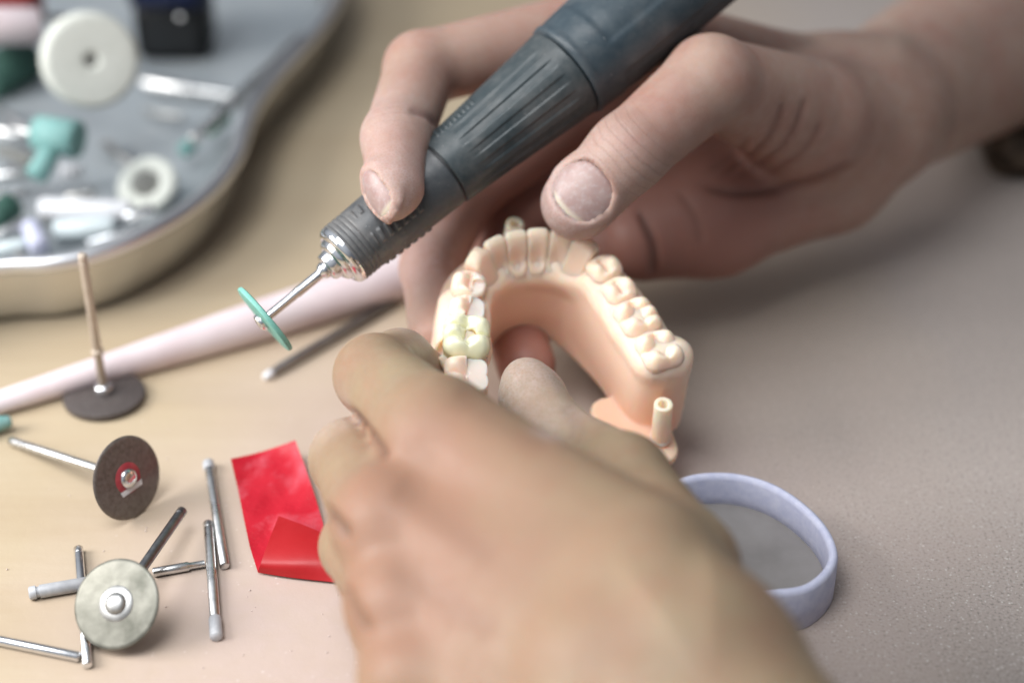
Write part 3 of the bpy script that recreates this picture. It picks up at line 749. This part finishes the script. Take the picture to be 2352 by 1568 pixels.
shell('rear_grip', S1+.3, S2-.25, r_mid, HP_MID, 200, 300)
V, Fc = lathe([(S1-.5, 8.75), (S1+.5, 8.95)], HA, HX, 64, cap0=False, cap1=False); obj('seam_ring', V, Fc, BLACK, hp)
def r_rear(s, ph):
    t = (s-S2); r = 12.85+1.1*np.clip(t/14, 0, 1)+.35*np.clip((1.6-np.abs(t-1.4))/1.6, 0, 1)
    a = wrap(ph*3)                                         # long flat panels
    return r-.35*np.clip((t-9)/1.2, 0, 1)*np.clip((np.abs(a)-.9)/.25, 0, 1)
shell('body', S2+.25, S2+64, r_rear, HP_REAR, 120, 160)
V, Fc = lathe([(S2+64, 13.3), (S2+66, 13.0), (S2+67, 12), (S2+96, 11), (S2+104, 8), (S2+112, 4.5), (S2+150, 3.6)], HA, HX, 48); obj('end_cap', V, Fc, NAVY, hp)
V, Fc = lathe([(1.3, 8.1), (.4, 8.15), (-.3, 7.9), (-.9, 7.3), (-1.3, 6.5), (-1.0, 5.9), (-2.2, 5.5), (-2.8, 4.7), (-2.7, 3.9), (-4.6, 3.6), (-5.0, 3.1), (-5.0, .5)], HA, HX, 64, cap0=False); nose = obj('nose', V, Fc, CHROME, hp, sharp=55)
V, Fc = lathe([(-4.6, .5), (-4.8, 1.9), (-5.6, 2.25), (-6.3, 2.0), (-6.9, 1.45), (-7.3, 1.25)], HA, HX, 40); obj('collet', V, Fc, CHROME, hp, sharp=60)
MEND = -24.2
V, Fc = lathe([(-6.5, 1.32), (-14.4, 1.32), (-14.7, 1.18), (MEND, 1.18)], HA, HX, 32); obj('mandrel', V, Fc, CHROME, hp, sharp=60)
DAX = unit(HX+.05*-FW)
def disc_prof(R, th, dish=0.0): return [(-th/2, .3), (-th/2, R-.9), (-th*.35, R-.2), (0, R), (th*.35, R-.2), (th/2, R-.9), (th/2, .3)]
V, Fc = lathe(disc_prof(9.9, 1.5), HA+HX*(MEND-.3), DAX, 72); gd = obj('grinding_disc', V, Fc, TEAL, hp, sharp=50)
V, Fc = lathe([(-1.0, .2), (-1.0, 2.2), (-1.8, 2.3), (-2.3, 1.9), (-2.5, 1.0), (-2.5, .2)], HA+HX*(MEND-.1), DAX, 32); obj('screw_head', V, Fc, CHROME, gd, sharp=50)

# ------------------------------------------------------------------ steel instrument tray with its contents
TZ = 21.0
rimpx = [(-420, 700), (-200, 645), (0, 612), (110, 606), (220, 584), (320, 546), (420, 490), (490, 432), (540, 365), (560, 305), (580, 252), (622, 190), (680, 126), (738, 60), (775, -10), (778, -90), (700, -190), (500, -270), (100, -310), (-400, -300), (-800, -150), (-900, 200), (-700, 560)]
rim = spline([T(x, y, TZ) for x, y in rimpx], 7, True); cen = rim.mean(0)
tray = empty('instrument_tray', (cen[0], cen[1], 0), 'kidney shaped stainless steel tray full of small grinding tools at the back left', 'tray')
def inset(P, d, z):
    N = len(P); out = []
    for i in range(N):
        t = unit(P[(i+1) % N]-P[i-1]); nrm = np.cross([0, 0, 1], t); s = 1 if (cen-P[i]) @ nrm > 0 else 1
        out.append(P[i]+LEFT*nrm*d); out[-1][2] = z
    return np.array(out)
area2 = sum(rim[i][0]*rim[(i+1) % len(rim)][1]-rim[(i+1) % len(rim)][0]*rim[i][1] for i in range(len(rim))); LEFT = 1 if area2 > 0 else -1
rings = [rim, inset(rim, 1.0, TZ-5), inset(rim, 2.0, TZ-12), inset(rim, 3.0, 4), inset(rim, 4.3, 1.2), inset(rim, 6.5, .25)]
N = len(rim); V = np.concatenate(rings); Fc = []
for k in range(len(rings)-1):
    for i in range(N):
        j = (i+1) % N; q = [k*N+i, k*N+j, (k+1)*N+j, (k+1)*N+i]; Fc.append(q if LEFT < 0 else q[::-1])
obj('wall', V, Fc, TRAY, tray)
fl = inset(rim, 6.4, 1.0); obj('floor_plate', np.concatenate([fl, [[cen[0], cen[1], 1.0]]]), [[i, (i+1) % N, N] if LEFT > 0 else [(i+1) % N, i, N] for i in range(N)], TRAYFLOOR, tray)
V, Fc = tube(rim, 2.6, 14, True); obj('rolled_rim', V, Fc, RIM, tray)

def shank(a, b, r=1.17, mat=STEEL, neck=None):
    """plain mandrel shank, optionally with a stepped neck near b"""
    a, b = np.asarray(a, float), np.asarray(b, float); Ln = np.linalg.norm(b-a)
    pr = [(0, r*.75), (.3, r), (1.7, r), (1.8, r*.8), (2.5, r*.8), (2.6, r), (Ln-.3, r), (Ln, r*.75)] if neck is None else [(0, r*.75), (.3, r), (Ln-neck, r), (Ln-neck+.5, r*.72), (Ln, r*.72)]
    return lathe(pr, a, b-a, 24)
def wheel(name, label, cat, c, n, R, th, mat, sh_to, smat=STEEL, hub=None, group=None, org=None, r=1.17, screw=CHROME, prof=None):
    """disc on a mandrel: c centre, n outward face normal, sh_to the far end of the shank"""
    c = np.asarray(c, float); n = unit(n)
    o = empty(name, c if org is None else org, label, cat, group)
    V, Fc = lathe(prof or disc_prof(R, th), c, n, 72); d = obj('disc', V, Fc, mat, o, sharp=50)
    if sh_to is not None:
        V, Fc = shank(sh_to, c-n*th*.4, r, smat); obj('shank', V, Fc, smat, o, sharp=60)
        V, Fc = lathe([(-th/2-.9, r), (-th/2-.8, 2.0), (-th/2+.05, 2.2)], c, n, 28, cap1=False); obj('collar', V, Fc, screw, o)
    if screw is not None:
        V, Fc = lathe([(th/2-.1, 2.5), (th/2+.5, 2.5), (th/2+.9, 2.2), (th/2+1.3, 1.4), (th/2+1.35, .3)], c, n, 32, cap0=False); obj('screw_head', V, Fc, screw, o, sharp=50)
    return o, d
# big white felt wheel, face towards the camera
def face(c, tilt_up=.0, tilt_r=.0):
    v = unit(CAM-np.asarray(c)); return unit(v+tilt_up*UP+tilt_r*RT)
c = W(205, 138, 585); n = face(c, -.05, .20)
pr = [(-4.6, 1.2), (-4.6, 12.5), (-3.6, 14.6), (-2, 15.2), (2.4, 15.2), (3.8, 14.7), (4.42, 13.6), (4.5, 12.9), (4.52, 8), (4.52, 4.2), (4.48, 3.0), (4.1, 2.4), (3.4, 2.0), (3.4, .5)]
o, d = wheel('felt_polisher', 'big white felt polishing wheel facing the viewer, standing in the tray', 'polisher', c, n, 15, 9, FELT, None, prof=pr, screw=None)
V, Fc = lathe([(3.0, .2), (3.0, 2.1), (3.5, 2.0), (3.6, .4)], c, n, 24); obj('hub', V, Fc, GREYCORE, o)
V, Fc = rod(c-n*4, c-n*40, 1.5); obj('shank', V, Fc, STEEL, o)
pa = T(330, 190, 6); pb = T(560, 228, 4); V, Fc = rod(pa, pb, 2.4); meta(obj('mandrel_rod', V, Fc, STEEL), 'thick grey steel rod lying beside the big white wheel in the tray', 'rod', 'loose rods')
# navy bottle block behind it
p0 = T(395, 145, 2); o = empty('bottle', (p0[0], p0[1]+12, 1.2), 'dark navy bottle with a black base standing in the tray behind the white wheel', 'bottle')
V, Fc = box((p0[0], p0[1]+14, 12), (13.5, 12, 10.8), bev=4); obj('base', V, Fc, BLACK, o)
V, Fc = box((p0[0], p0[1]+14.5, 32), (15, 13, 12), bev=5); obj('body', V, Fc, NAVY, o)
V, Fc = lathe([(0, 7), (9, 7), (10, 6), (10, .3)], (p0[0], p0[1]+14.5, 43.9), (0, 0, 1), 32); obj('cap', V, Fc, NAVY, o)
for i in range(1): 
    V, Fc = lathe([(0, .3), (0, .8), (.5, 1.1), (.9, .8), (1, .2)], T(415, 40, 30), -FW, 20); obj('white_dot', V, Fc, STEEL, o)
# pale cylinder at the far left
a, b = W(-70, 62, 592), W(92, 60, 600); o = empty('roller', (a+b)/2-np.array([0, 0, 6]), 'pale pink white roller at the left edge of the tray above the white wheel', 'roller')
V, Fc = rod(a, b, 6.0, bev=1.0); obj('sleeve', V, Fc, PINKW, o); V, Fc = rod(a, W(150, 40, 606), 1.4); obj('axle', V, Fc, STEEL, o)
V, Fc = box(W(-10, 10, 640), (16, 6, 9), bev=3); meta(obj('wax_block', V, Fc, speckle('red_wax', (.28, .05, .05), (.36, .09, .09), .5, 0, 100, .1)), 'dull red block at the upper left corner of the tray', 'block')
# teal rubber wheels and points
def point_tool(label, a, b, m, r0, r1, tail, group='rubber polishing points', sm=STEEL):
    o = empty('polishing_point', np.minimum(a, b)*.5+np.maximum(a, b)*.5, label, 'polishing point', group)
    a, b = np.asarray(a), np.asarray(b); L_ = np.linalg.norm(b-a)
    V, Fc = lathe([(0, .5), (.4, r0*.75), (1.1, r0), (L_-.8, r1), (L_-.2, r1*.8), (L_, .4)], a, b-a, 32); obj('tip', V, Fc, m, o)
    V, Fc = rod(a+unit(b-a)*.3, tail, 1.17); obj('shank', V, Fc, sm, o); return o
point_tool('bright teal rubber cylinder lying below the big white wheel', W(80, 305, 576), W(182, 322, 572), TEALPALE, 5.6, 6.0, W(20, 296, 580))
point_tool('dull teal rubber point sloping under the bright teal one', W(118, 345, 571), W(80, 410, 568), TEALPALE, 3.2, 3.6, W(132, 325, 573))
point_tool('pale teal rubber point near the inside of the tray wall', T(415, 352, 8), T(445, 330, 9), TEALPALE, 2.4, 2.6, T(590, 190, 20))
point_tool('small green stone point lying on the rod along the tray wall', T(476, 302, 9), T(518, 262, 11), GREEN, 2.5, 3.0, T(680, 108, 22), 'green stone points')
point_tool('dark green stone at the left edge under the wheel', T(-40, 190, 8), T(62, 132, 8), DKGREEN, 7.5, 8.5, T(-90, 215, 8), 'green stone points')
point_tool('dark green stone at the left edge low in the tray', T(-20, 505, 8), T(28, 470, 8), DKGREEN, 4.0, 4.5, T(-80, 530, 8), 'green stone points')
# small white wheel with a grey core
c = T(338, 425, 7.5); n = unit(np.array([-.18, -.55, .82]))
pr = [(-2.0, 2), (-2.0, 8.6), (-1.2, 9.8), (.8, 9.8), (1.7, 9.0), (1.9, 5.3), (.9, 4.6), (.9, .4)]
o, d = wheel('felt_polisher', 'small white felt wheel with a grey core near the tray rim', 'polisher', c, n, 10, 4, FELT, T(250, 330, 4), prof=pr, screw=GREYCORE)
V, Fc = lathe([(.8, 4.5), (1.3, 4.4), (1.7, 3.0), (1.7, .3)], c, n, 32, cap0=False); obj('core', V, Fc, GREYCORE, o)
# loose steel rods in the tray
for px0, py0, px1, py1, z, r, m, lab in [
    (-40, 412, 78, 398, 9, 2.6, STEEL, 'bright steel rod at the left edge below the teal cylinder'),
    (-30, 298, 52, 312, 9, 2.2, STEEL, 'grey steel rod end beside the bright teal cylinder'),
    (138, 398, 190, 392, 8, 2.6, WHITEP, 'short pale rod to the right of the teal points'),
    (92, 478, 300, 486, 9, 3.4, WHITEP, 'long white plastic rod lying in the front of the tray'),
    (125, 530, 262, 522, 6, 3.2, FELTSIDE, 'short pale green rod in front of the long white rod'),
    (285, 500, 352, 484, 9, 2.2, CHROME, 'shiny rod end beside the small white wheel'),
    (-30, 550, 70, 505, 7, 1.5, STEEL, 'thin steel rod in the front left of the tray'),
    (70, 520, 92, 572, 8, 3.0, LILAC, 'short lilac rod standing against the tray front'),
    (-30, 232, 60, 300, 7, 1.4, STEEL, 'thin dark rod crossing the left edge of the tray'),
    (-30, 455, 60, 440, 6, 1.3, DARKSTEEL, 'dark thin rod low at the left edge of the tray'),
    (40, 590, 130, 470, 6, 1.2, DULLSTEEL, 'dull thin rod slanting under the long white rod'),
    (150, 455, 215, 445, 7, 1.6, DULLSTEEL, 'short dull rod above the long white rod'),
    (200, 560, 330, 520, 5, 1.1, CHROME, 'thin bright rod along the front wall inside the tray'),
    (330, 255, 420, 268, 4, 1.2, DULLSTEEL, 'thin dull rod lying below the thick rod behind the wheel'),
    (235, 330, 300, 372, 4, 1.1, DULLSTEEL, 'thin dull rod between the teal cylinder and the small white wheel'),
    (0, 345, 75, 372, 6, 2.0, GREYCORE, 'short dark grey rod to the left of the dull teal point'),
    (-20, 575, 60, 560, 6, 1.8, FELTSIDE, 'short pale rod close to the front wall at the left edge'),
    (440, 322, 690, 86, 20, 1.6, STEEL, 'long steel rod leaning along the inside of the tray wall')]:
    V, Fc = rod(T(px0, py0, z), T(px1, py1, z+(2 if r < 2 else 0)), r, bev=.6); meta(obj('mandrel_rod', V, Fc, m), lab, 'rod', 'loose rods')

# ------------------------------------------------------------------ things lying on the bench at the left
# pink stick
a, b = T(-40, 936, 3.0), T(1010, 607, 6.2); ln = np.linalg.norm(b-a)
o = empty('brush_handle', T(450, 790, 0), 'long tapered pinkish white stick lying across the bench behind the green disc', 'stick')
V, Fc = lathe([(0, 2.6), (.4, 3.0), (ln*.25, 4.1), (ln*.55, 5.8), (ln*.8, 6.6), (ln-2, 6.8), (ln-.5, 6.2), (ln, 4)], a, b-a, 40); h = obj('handle', V, Fc, PINKW, o)
# grey bur beside it
a, b = T(608, 866, 1.3), T(905, 694, 1.4); o = empty('bur', T(750, 780, 0), 'thin grey tapered bur lying alone in front of the pink stick', 'bur')
d_ = unit(b-a); Ln = np.linalg.norm(b-a)
V, Fc = lathe([(0, .3), (.6, .8), (3, 1.15), (7, 1.5), (Ln, 1.7)], a, d_, 24); obj('shank', V, Fc, DULLSTEEL, o)
V, Fc = lathe([(-.3, .2), (-.1, .9), (2.6, 1.4), (2.8, 1.1)], a, d_, 24); obj('tip', V, Fc, WHITEP, o)
# teal bit at the left edge
point_tool('teal rubber tip at the left edge in front of the pink stick', T(-60, 985, 3), T(27, 966, 3), TEALPALE, 3.0, 1.6, T(-160, 1000, 3))
G = 'cutting discs lying on the bench'
# dark disc lying flat, mandrel standing up
c = T(240, 908, 1.3)+0; n = np.array([0, 0, -1.0])
o, d = wheel('cutting_disc', 'dark brown disc lying flat on the bench with its pale shank standing upright', 'cutting disc', c, n, 11.1, 2.2, BLACKAB, c+np.array([-.6, .5, 44]), BEIGE, group=G, org=(c[0], c[1], 0), screw=None)
V, Fc = lathe([(1.0, 1.2), (1.2, 2.3), (2.4, 2.5), (3.3, 2.2), (3.8, 1.3)], c, (0, 0, 1), 28); obj('screw_head', V, Fc, CHROME, o)
V, Fc = lathe([(13.4, 1.1), (13.6, 1.6), (14.6, 1.6), (14.8, 1.1)], c, (-.6, .5, 44), 24, cap0=False, cap1=False); obj('step', V, Fc, BEIGE, o)
# brown disc with a red label, standing tilted
R_ = 10.5
def stand(px, py, R, n):
    """centre of a disc of radius R with normal n that touches the bench with its lowest rim point, seen at px,py"""
    n = unit(n); z = R*math.sqrt(max(0, 1-n[2]**2)); return T(px, py, z), n
c, n = stand(291, 1097, R_, unit(np.array([.72, -.50, .26])))
e = T(25, 1012, 1.2)
o, d = wheel('cutting_disc', 'brown disc with a red centre label, tilted up on its rim and shank', 'cutting disc', c, n, R_, .9, BROWN, e, STEEL, group=G)
V, Fc = lathe([(.47, .4), (.52, 3.9), (.46, 3.95)], c, n, 40, cap0=False, cap1=False); lb = obj('label', V, Fc, REDLBL, o)
an, u, v = frame(n, (0, 0, 1)); u_, v_ = u, v
st = [c+n*.56-v_*y+u_*x for x, y in ((-3.6, 2.3), (3.6, 2.3), (3.3, 3.6), (-3.3, 3.6))]
V = np.array(st+[q+n*.08 for q in st]); obj('pale_strip', V, [[4, 5, 6, 7], [3, 2, 1, 0], [0, 1, 5, 4], [1, 2, 6, 5], [2, 3, 7, 6], [3, 0, 4, 7]], WHITEP, lb, smooth=False)
# metal disc facing the camera, its shank going back
c, n = stand(268, 1386, 10.0, unit(np.array([-.22, -.62, .72]))); c = T(268, 1386, c[2]+2.6)
b = T(424, 1208, 1.4)+np.array([0, 0, 5.0])
o, d = wheel('cutting_disc', 'silver grey diamond disc facing up in front, resting on a pile of rods', 'cutting disc', c, n, 10.3, .7, DIAM, b, DARKSTEEL, group=G, r=1.25, screw=DULLSTEEL)
V, Fc = lathe([(.3, 4.2), (.55, 4.0), (.6, 2.4)], c, n, 40, cap0=False, cap1=False); obj('washer', V, Fc, DULLSTEEL, o)
# loose mandrels
def mand(name, label, a, b, r, m, group='loose mandrels on the bench', tip=None, tipmat=TIPGREY, tl=4.5, tr=1.3, neck=None):
    a, b = np.asarray(a, float), np.asarray(b, float)
    o = empty(name, (a+b)/2-np.array([0, 0, r]), label, 'mandrel', group)
    V, Fc = shank(a, b, r, m, neck); obj('shank', V, Fc, m, o, sharp=60)
    if tip is not None:
        e, dr = (a, unit(b-a)) if tip == 0 else (b, unit(a-b))
        V, Fc = lathe([(-.4, .3), (-.3, tr*.7), (.2, tr), (tl-.4, tr), (tl, tr*.85)], e, dr, 24); obj('tip', V, Fc, tipmat, o)
    return o
Z1 = 1.25
mand('mandrel', 'mandrel with a white ball end, the upper of two lying left of the red film', T(478, 1062, Z1), T(516, 1300, Z1), 1.2, STEEL, tip=0, tl=3.0, tr=1.5)
mand('mandrel', 'mandrel with a white lower end, lying left of the red film', T(478, 1200, Z1+.2), T(497, 1462, Z1), 1.25, STEEL, tip=1, tl=6.5, tr=1.5)
mand('mandrel', 'short fluted drill lying between the silver disc and the upright mandrels', T(350, 1314, Z1), T(470, 1293, Z1), 1.15, STEEL, neck=4)
mand('mandrel', 'pale dusty thick rod sticking out left of the silver disc', T(66, 1362, 1.7), T(250, 1330, 1.7), 1.6, TIPGREY)
mand('mandrel', 'bright slim mandrel passing under the silver disc', T(180, 1258, 1.2), T(201, 1528, 1.2), 1.15, CHROME, neck=None)
mand('mandrel', 'shiny mandrel entering from the left edge near the bottom', T(-90, 1452, Z1), T(184, 1508, Z1), 1.15, CHROME)
# red film with a folded flap
fp = lambda px, py, z: T(px, py, z)
top = [(530, 1053, 5.0), (604, 1042, 2.2), (678, 1010, 6.5)]; rowsF = []
L0 = [(530, 1053, 4.0), (546, 1120, 2.2), (560, 1190, 1.2), (574, 1255, .8), (592, 1312, .7)]
R0 = [(678, 1010, 6.0), (702, 1075, 4.0), (724, 1140, 2.5), (742, 1200, 1.6), (765, 1318, .8)]
g = []
for i in range(33):
    t = i/32*4; k = min(int(t), 3); f = t-k
    l = np.array(L0[k])*(1-f)+np.array(L0[k+1])*f; r = np.array(R0[k])*(1-f)+np.array(R0[k+1])*f
    row = []
    for j in range(25):
        s = j/24; q = l*(1-s)+r*s
        q[2] += -1.6*math.sin(PI*s)*(1-i/32)+.5*math.sin(5*s+i*.3)*math.sin(i*.45)*.6+.5*max(0, 1-abs(s-.55)*6)*(i/32); q[2] += 1.0*abs(((s*1.3+i*.055) % 1)-.5)+.8*abs(((s*.9-i*.07) % 1)-.5)-.3; q[2] = max(.4, q[2])
        q[1] += 7*math.sin(PI*s)*(1-i/32)**2*.6
        row.append(T(*q))
    g.append(row)
V = np.array(g).reshape(-1, 3); Fc = [[i*25+j, i*25+j+1, (i+1)*25+j+1, (i+1)*25+j] for i in range(32) for j in range(24)]
o = empty('red_film', T(640, 1180, 0), 'small crumpled sheet of red film with a folded corner, lying left of the hand', 'film')
def sheet(V, Fc, off=.12):
    return np.concatenate([V, V-np.array([0, 0, off])]), Fc+[[q+len(V) for q in f[::-1]] for f in Fc]
obj('sheet', *sheet(V, Fc), FILM, o)
fl = [[(592, 1313, .9), (670, 1325, .9), (770, 1336, .9)], [(600, 1290, 3.5), (682, 1292, 4.2), (768, 1290, 4.2)], [(618, 1240, 5.0), (696, 1242, 5.6), (760, 1250, 5.4)], [(640, 1184, 4.4), (700, 1206, 5.0), (752, 1228, 5.2)]]
fg = []
for a_, row in enumerate(fl): fg.append(spline([T(*q) for q in row], 6))
fg = np.array(fg); fv = np.array([spline(fg[:, j], 6) for j in range(fg.shape[1])]); n1, n2 = fv.shape[:2]
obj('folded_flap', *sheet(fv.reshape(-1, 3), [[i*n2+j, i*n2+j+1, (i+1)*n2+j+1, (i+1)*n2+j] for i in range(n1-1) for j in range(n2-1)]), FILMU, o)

# ------------------------------------------------------------------ things at the right
# loop of white elastic band standing on its edge
lp = [(1913, 1282), (1895, 1215), (1835, 1152), (1760, 1108), (1670, 1088), (1575, 1098), (1520, 1150), (1530, 1230), (1600, 1310), (1690, 1352), (1780, 1356), (1862, 1340)]
ZB = 12.0
pts_ = spline([T(x, y, ZB) for x, y in lp], 8, True); N = len(pts_); lc = pts_.mean(0)
def band_off(P, d):
    out = []
    for i in range(N):
        t = unit(P[(i+1) % N]-P[i-1]); q = np.cross(t, [0, 0, 1]); 
        if q @ (P[i]-lc) < 0: q = -q
        out.append(P[i]+q*d)
    return np.array(out)
prof = [(-1.1, -ZB+.2), (-1.2, -6), (-1.15, -1.2), (-.8, -.2), (0, .1), (.8, -.2), (1.15, -1.2), (1.2, -6), (1.1, -ZB+.2)]
rg = [band_off(pts_, d)+np.array([0, 0, z]) for d, z in prof]
for k in range(len(rg)): rg[k][:, :2] += (pts_[:, :2]-lc[:2])*(-.0*(prof[k][1]))
V = np.concatenate(rg); M_ = len(rg); Fc = []
for k in range(M_):
    k2 = (k+1) % M_
    for i in range(N): j = (i+1) % N; Fc.append([k*N+i, k*N+j, k2*N+j, k2*N+i])
cup = empty('shallow_cup', (lc[0], lc[1], 0), 'shallow lilac white cup with a grey inside, partly hidden behind the left wrist', 'cup')
obj('side_wall', V, Fc, LILAC, cup, mats=[LILAC, CUPIN], fmat=[1 if k > 900 else 0 for k in range(M_) for i in range(N)])
fl = band_off(pts_, -1.0); fl[:, 2] = 3.6
obj('bottom', np.concatenate([fl, [[lc[0], lc[1], 3.4]]]), [[i, (i+1) % N, N] for i in range(N)], CUPIN, cup)
# dark brown block for an unidentified dark area by the right forearm
p = T(2275, 440, 0); o_ = box((p[0]+36, p[1]+30, 9), (36, 26, 9), bev=7); meta(obj('dark_block', *o_, DKBROWN), 'blurred unidentified dark brown block at the right edge under the right forearm', 'block')
# sleeve

# ------------------------------------------------------------------ plaster crumbs scattered over the bench
CR = []
for i in range(420):
    x = RNG.normal(-20, 75); y = RNG.normal(330, 90); r = RNG.uniform(.10, .32)*(1.6 if i % 23 == 0 else 1)
    if 40 < x < 75 and 280 < y < 330: continue
    v = np.array([(1, 0, 0), (-1, 0, 0), (0, 1, 0), (0, -1, 0), (0, 0, 1), (0, 0, -.3)])*r*RNG.uniform(.6, 1.3, (6, 1))+np.array([x, y, r*.3])
    CR.append((v, [[0, 2, 4], [2, 1, 4], [1, 3, 4], [3, 0, 4], [2, 0, 5], [1, 2, 5], [3, 1, 5], [0, 3, 5]]))
V, Fc = join(*CR); meta(obj('plaster_dust', V, Fc, speckle('plaster_crumbs', (.62, .52, .48), (.72, .64, .60), .8, 0, 400, .1), None, org=(0, 330, 0)), 'tiny pale plaster crumbs scattered over the bench top', 'dust', kind='stuff')
AMB = 1.0
WORLD = [(.2, (.065, .06, .064)), (.60, (.15, .158, .175)), (.95, (.66, .70, .76))]
LIGHTS = [('window_lamp', (-680, 250, 400), (-130, 330, 20), 450, 2.35, (1, .975, .95), 380, 100),
          ('overhead_fill', (-240, 150, 700), (-70, 330, 20), 420, .80, (.97, .985, 1), 420, 66)]  # unseen narrow-spread fill added overhead to brighten the model
# ------------------------------------------------------------------ camera, light, world
cam = D.cameras.new('camera'); co = D.objects.new('camera', cam); COL.objects.link(co); SC.camera = co
cam.lens = 65; cam.sensor_width = 36; cam.clip_start = .01; cam.clip_end = 50
co.location = CAM*MM; co.rotation_euler = (PI/2-PITCH, 0, 0)
cam.dof.use_dof = True; cam.dof.focus_distance = .436; cam.dof.aperture_fstop = 5.0; cam.dof.aperture_blades = 0
w = D.worlds.new('World'); SC.world = w; w.use_nodes = True
bg = w.node_tree.nodes['Background']; nt = w.node_tree
# a dim room with a broad pale window side on the left; everything to the right stays dark
tc = nt.nodes.new('ShaderNodeTexCoord'); dt = nt.nodes.new('ShaderNodeVectorMath'); dt.operation = 'DOT_PRODUCT'; dt.inputs[1].default_value = unit((-.60, -.20, .77))
nt.links.new(tc.outputs['Generated'], dt.inputs[0])
rp = nt.nodes.new('ShaderNodeValToRGB'); el_ = rp.color_ramp.elements; el_.new(.5)
for e_, (p_, c_) in zip(el_, WORLD): e_.position = p_; e_.color = (*c_, 1)
ad = nt.nodes.new('ShaderNodeMath'); ad.operation = 'MULTIPLY_ADD'; ad.inputs[1].default_value = .5; ad.inputs[2].default_value = .5
nt.links.new(dt.outputs['Value'], ad.inputs[0]); nt.links.new(ad.outputs[0], rp.inputs[0]); nt.links.new(rp.outputs[0], bg.inputs[0]); bg.inputs[1].default_value = AMB
def area(name, loc, target, size, power, col, sy=None, spread=180):
    l = D.lights.new(name, 'AREA'); l.energy = power; l.size = size*MM; l.color = col; l.spread = math.radians(spread)
    if sy: l.shape = 'RECTANGLE'; l.size_y = sy*MM
    o = D.objects.new(name, l); COL.objects.link(o); o.location = np.array(loc)*MM
    d = unit(np.array(target)-np.array(loc)); o.rotation_euler = __import__('mathutils').Vector(d).to_track_quat('-Z', 'Y').to_euler(); return o
for a in LIGHTS: area(*a)
SC.view_settings.view_transform = 'Standard'; SC.view_settings.look = 'None'; SC.view_settings.exposure = 0; SC.view_settings.gamma = 1
SC.cycles.use_denoising = True; SC.cycles.sample_clamp_indirect = 4; SC.cycles.max_bounces = 8; SC.cycles.caustics_reflective = False; SC.cycles.caustics_refractive = False
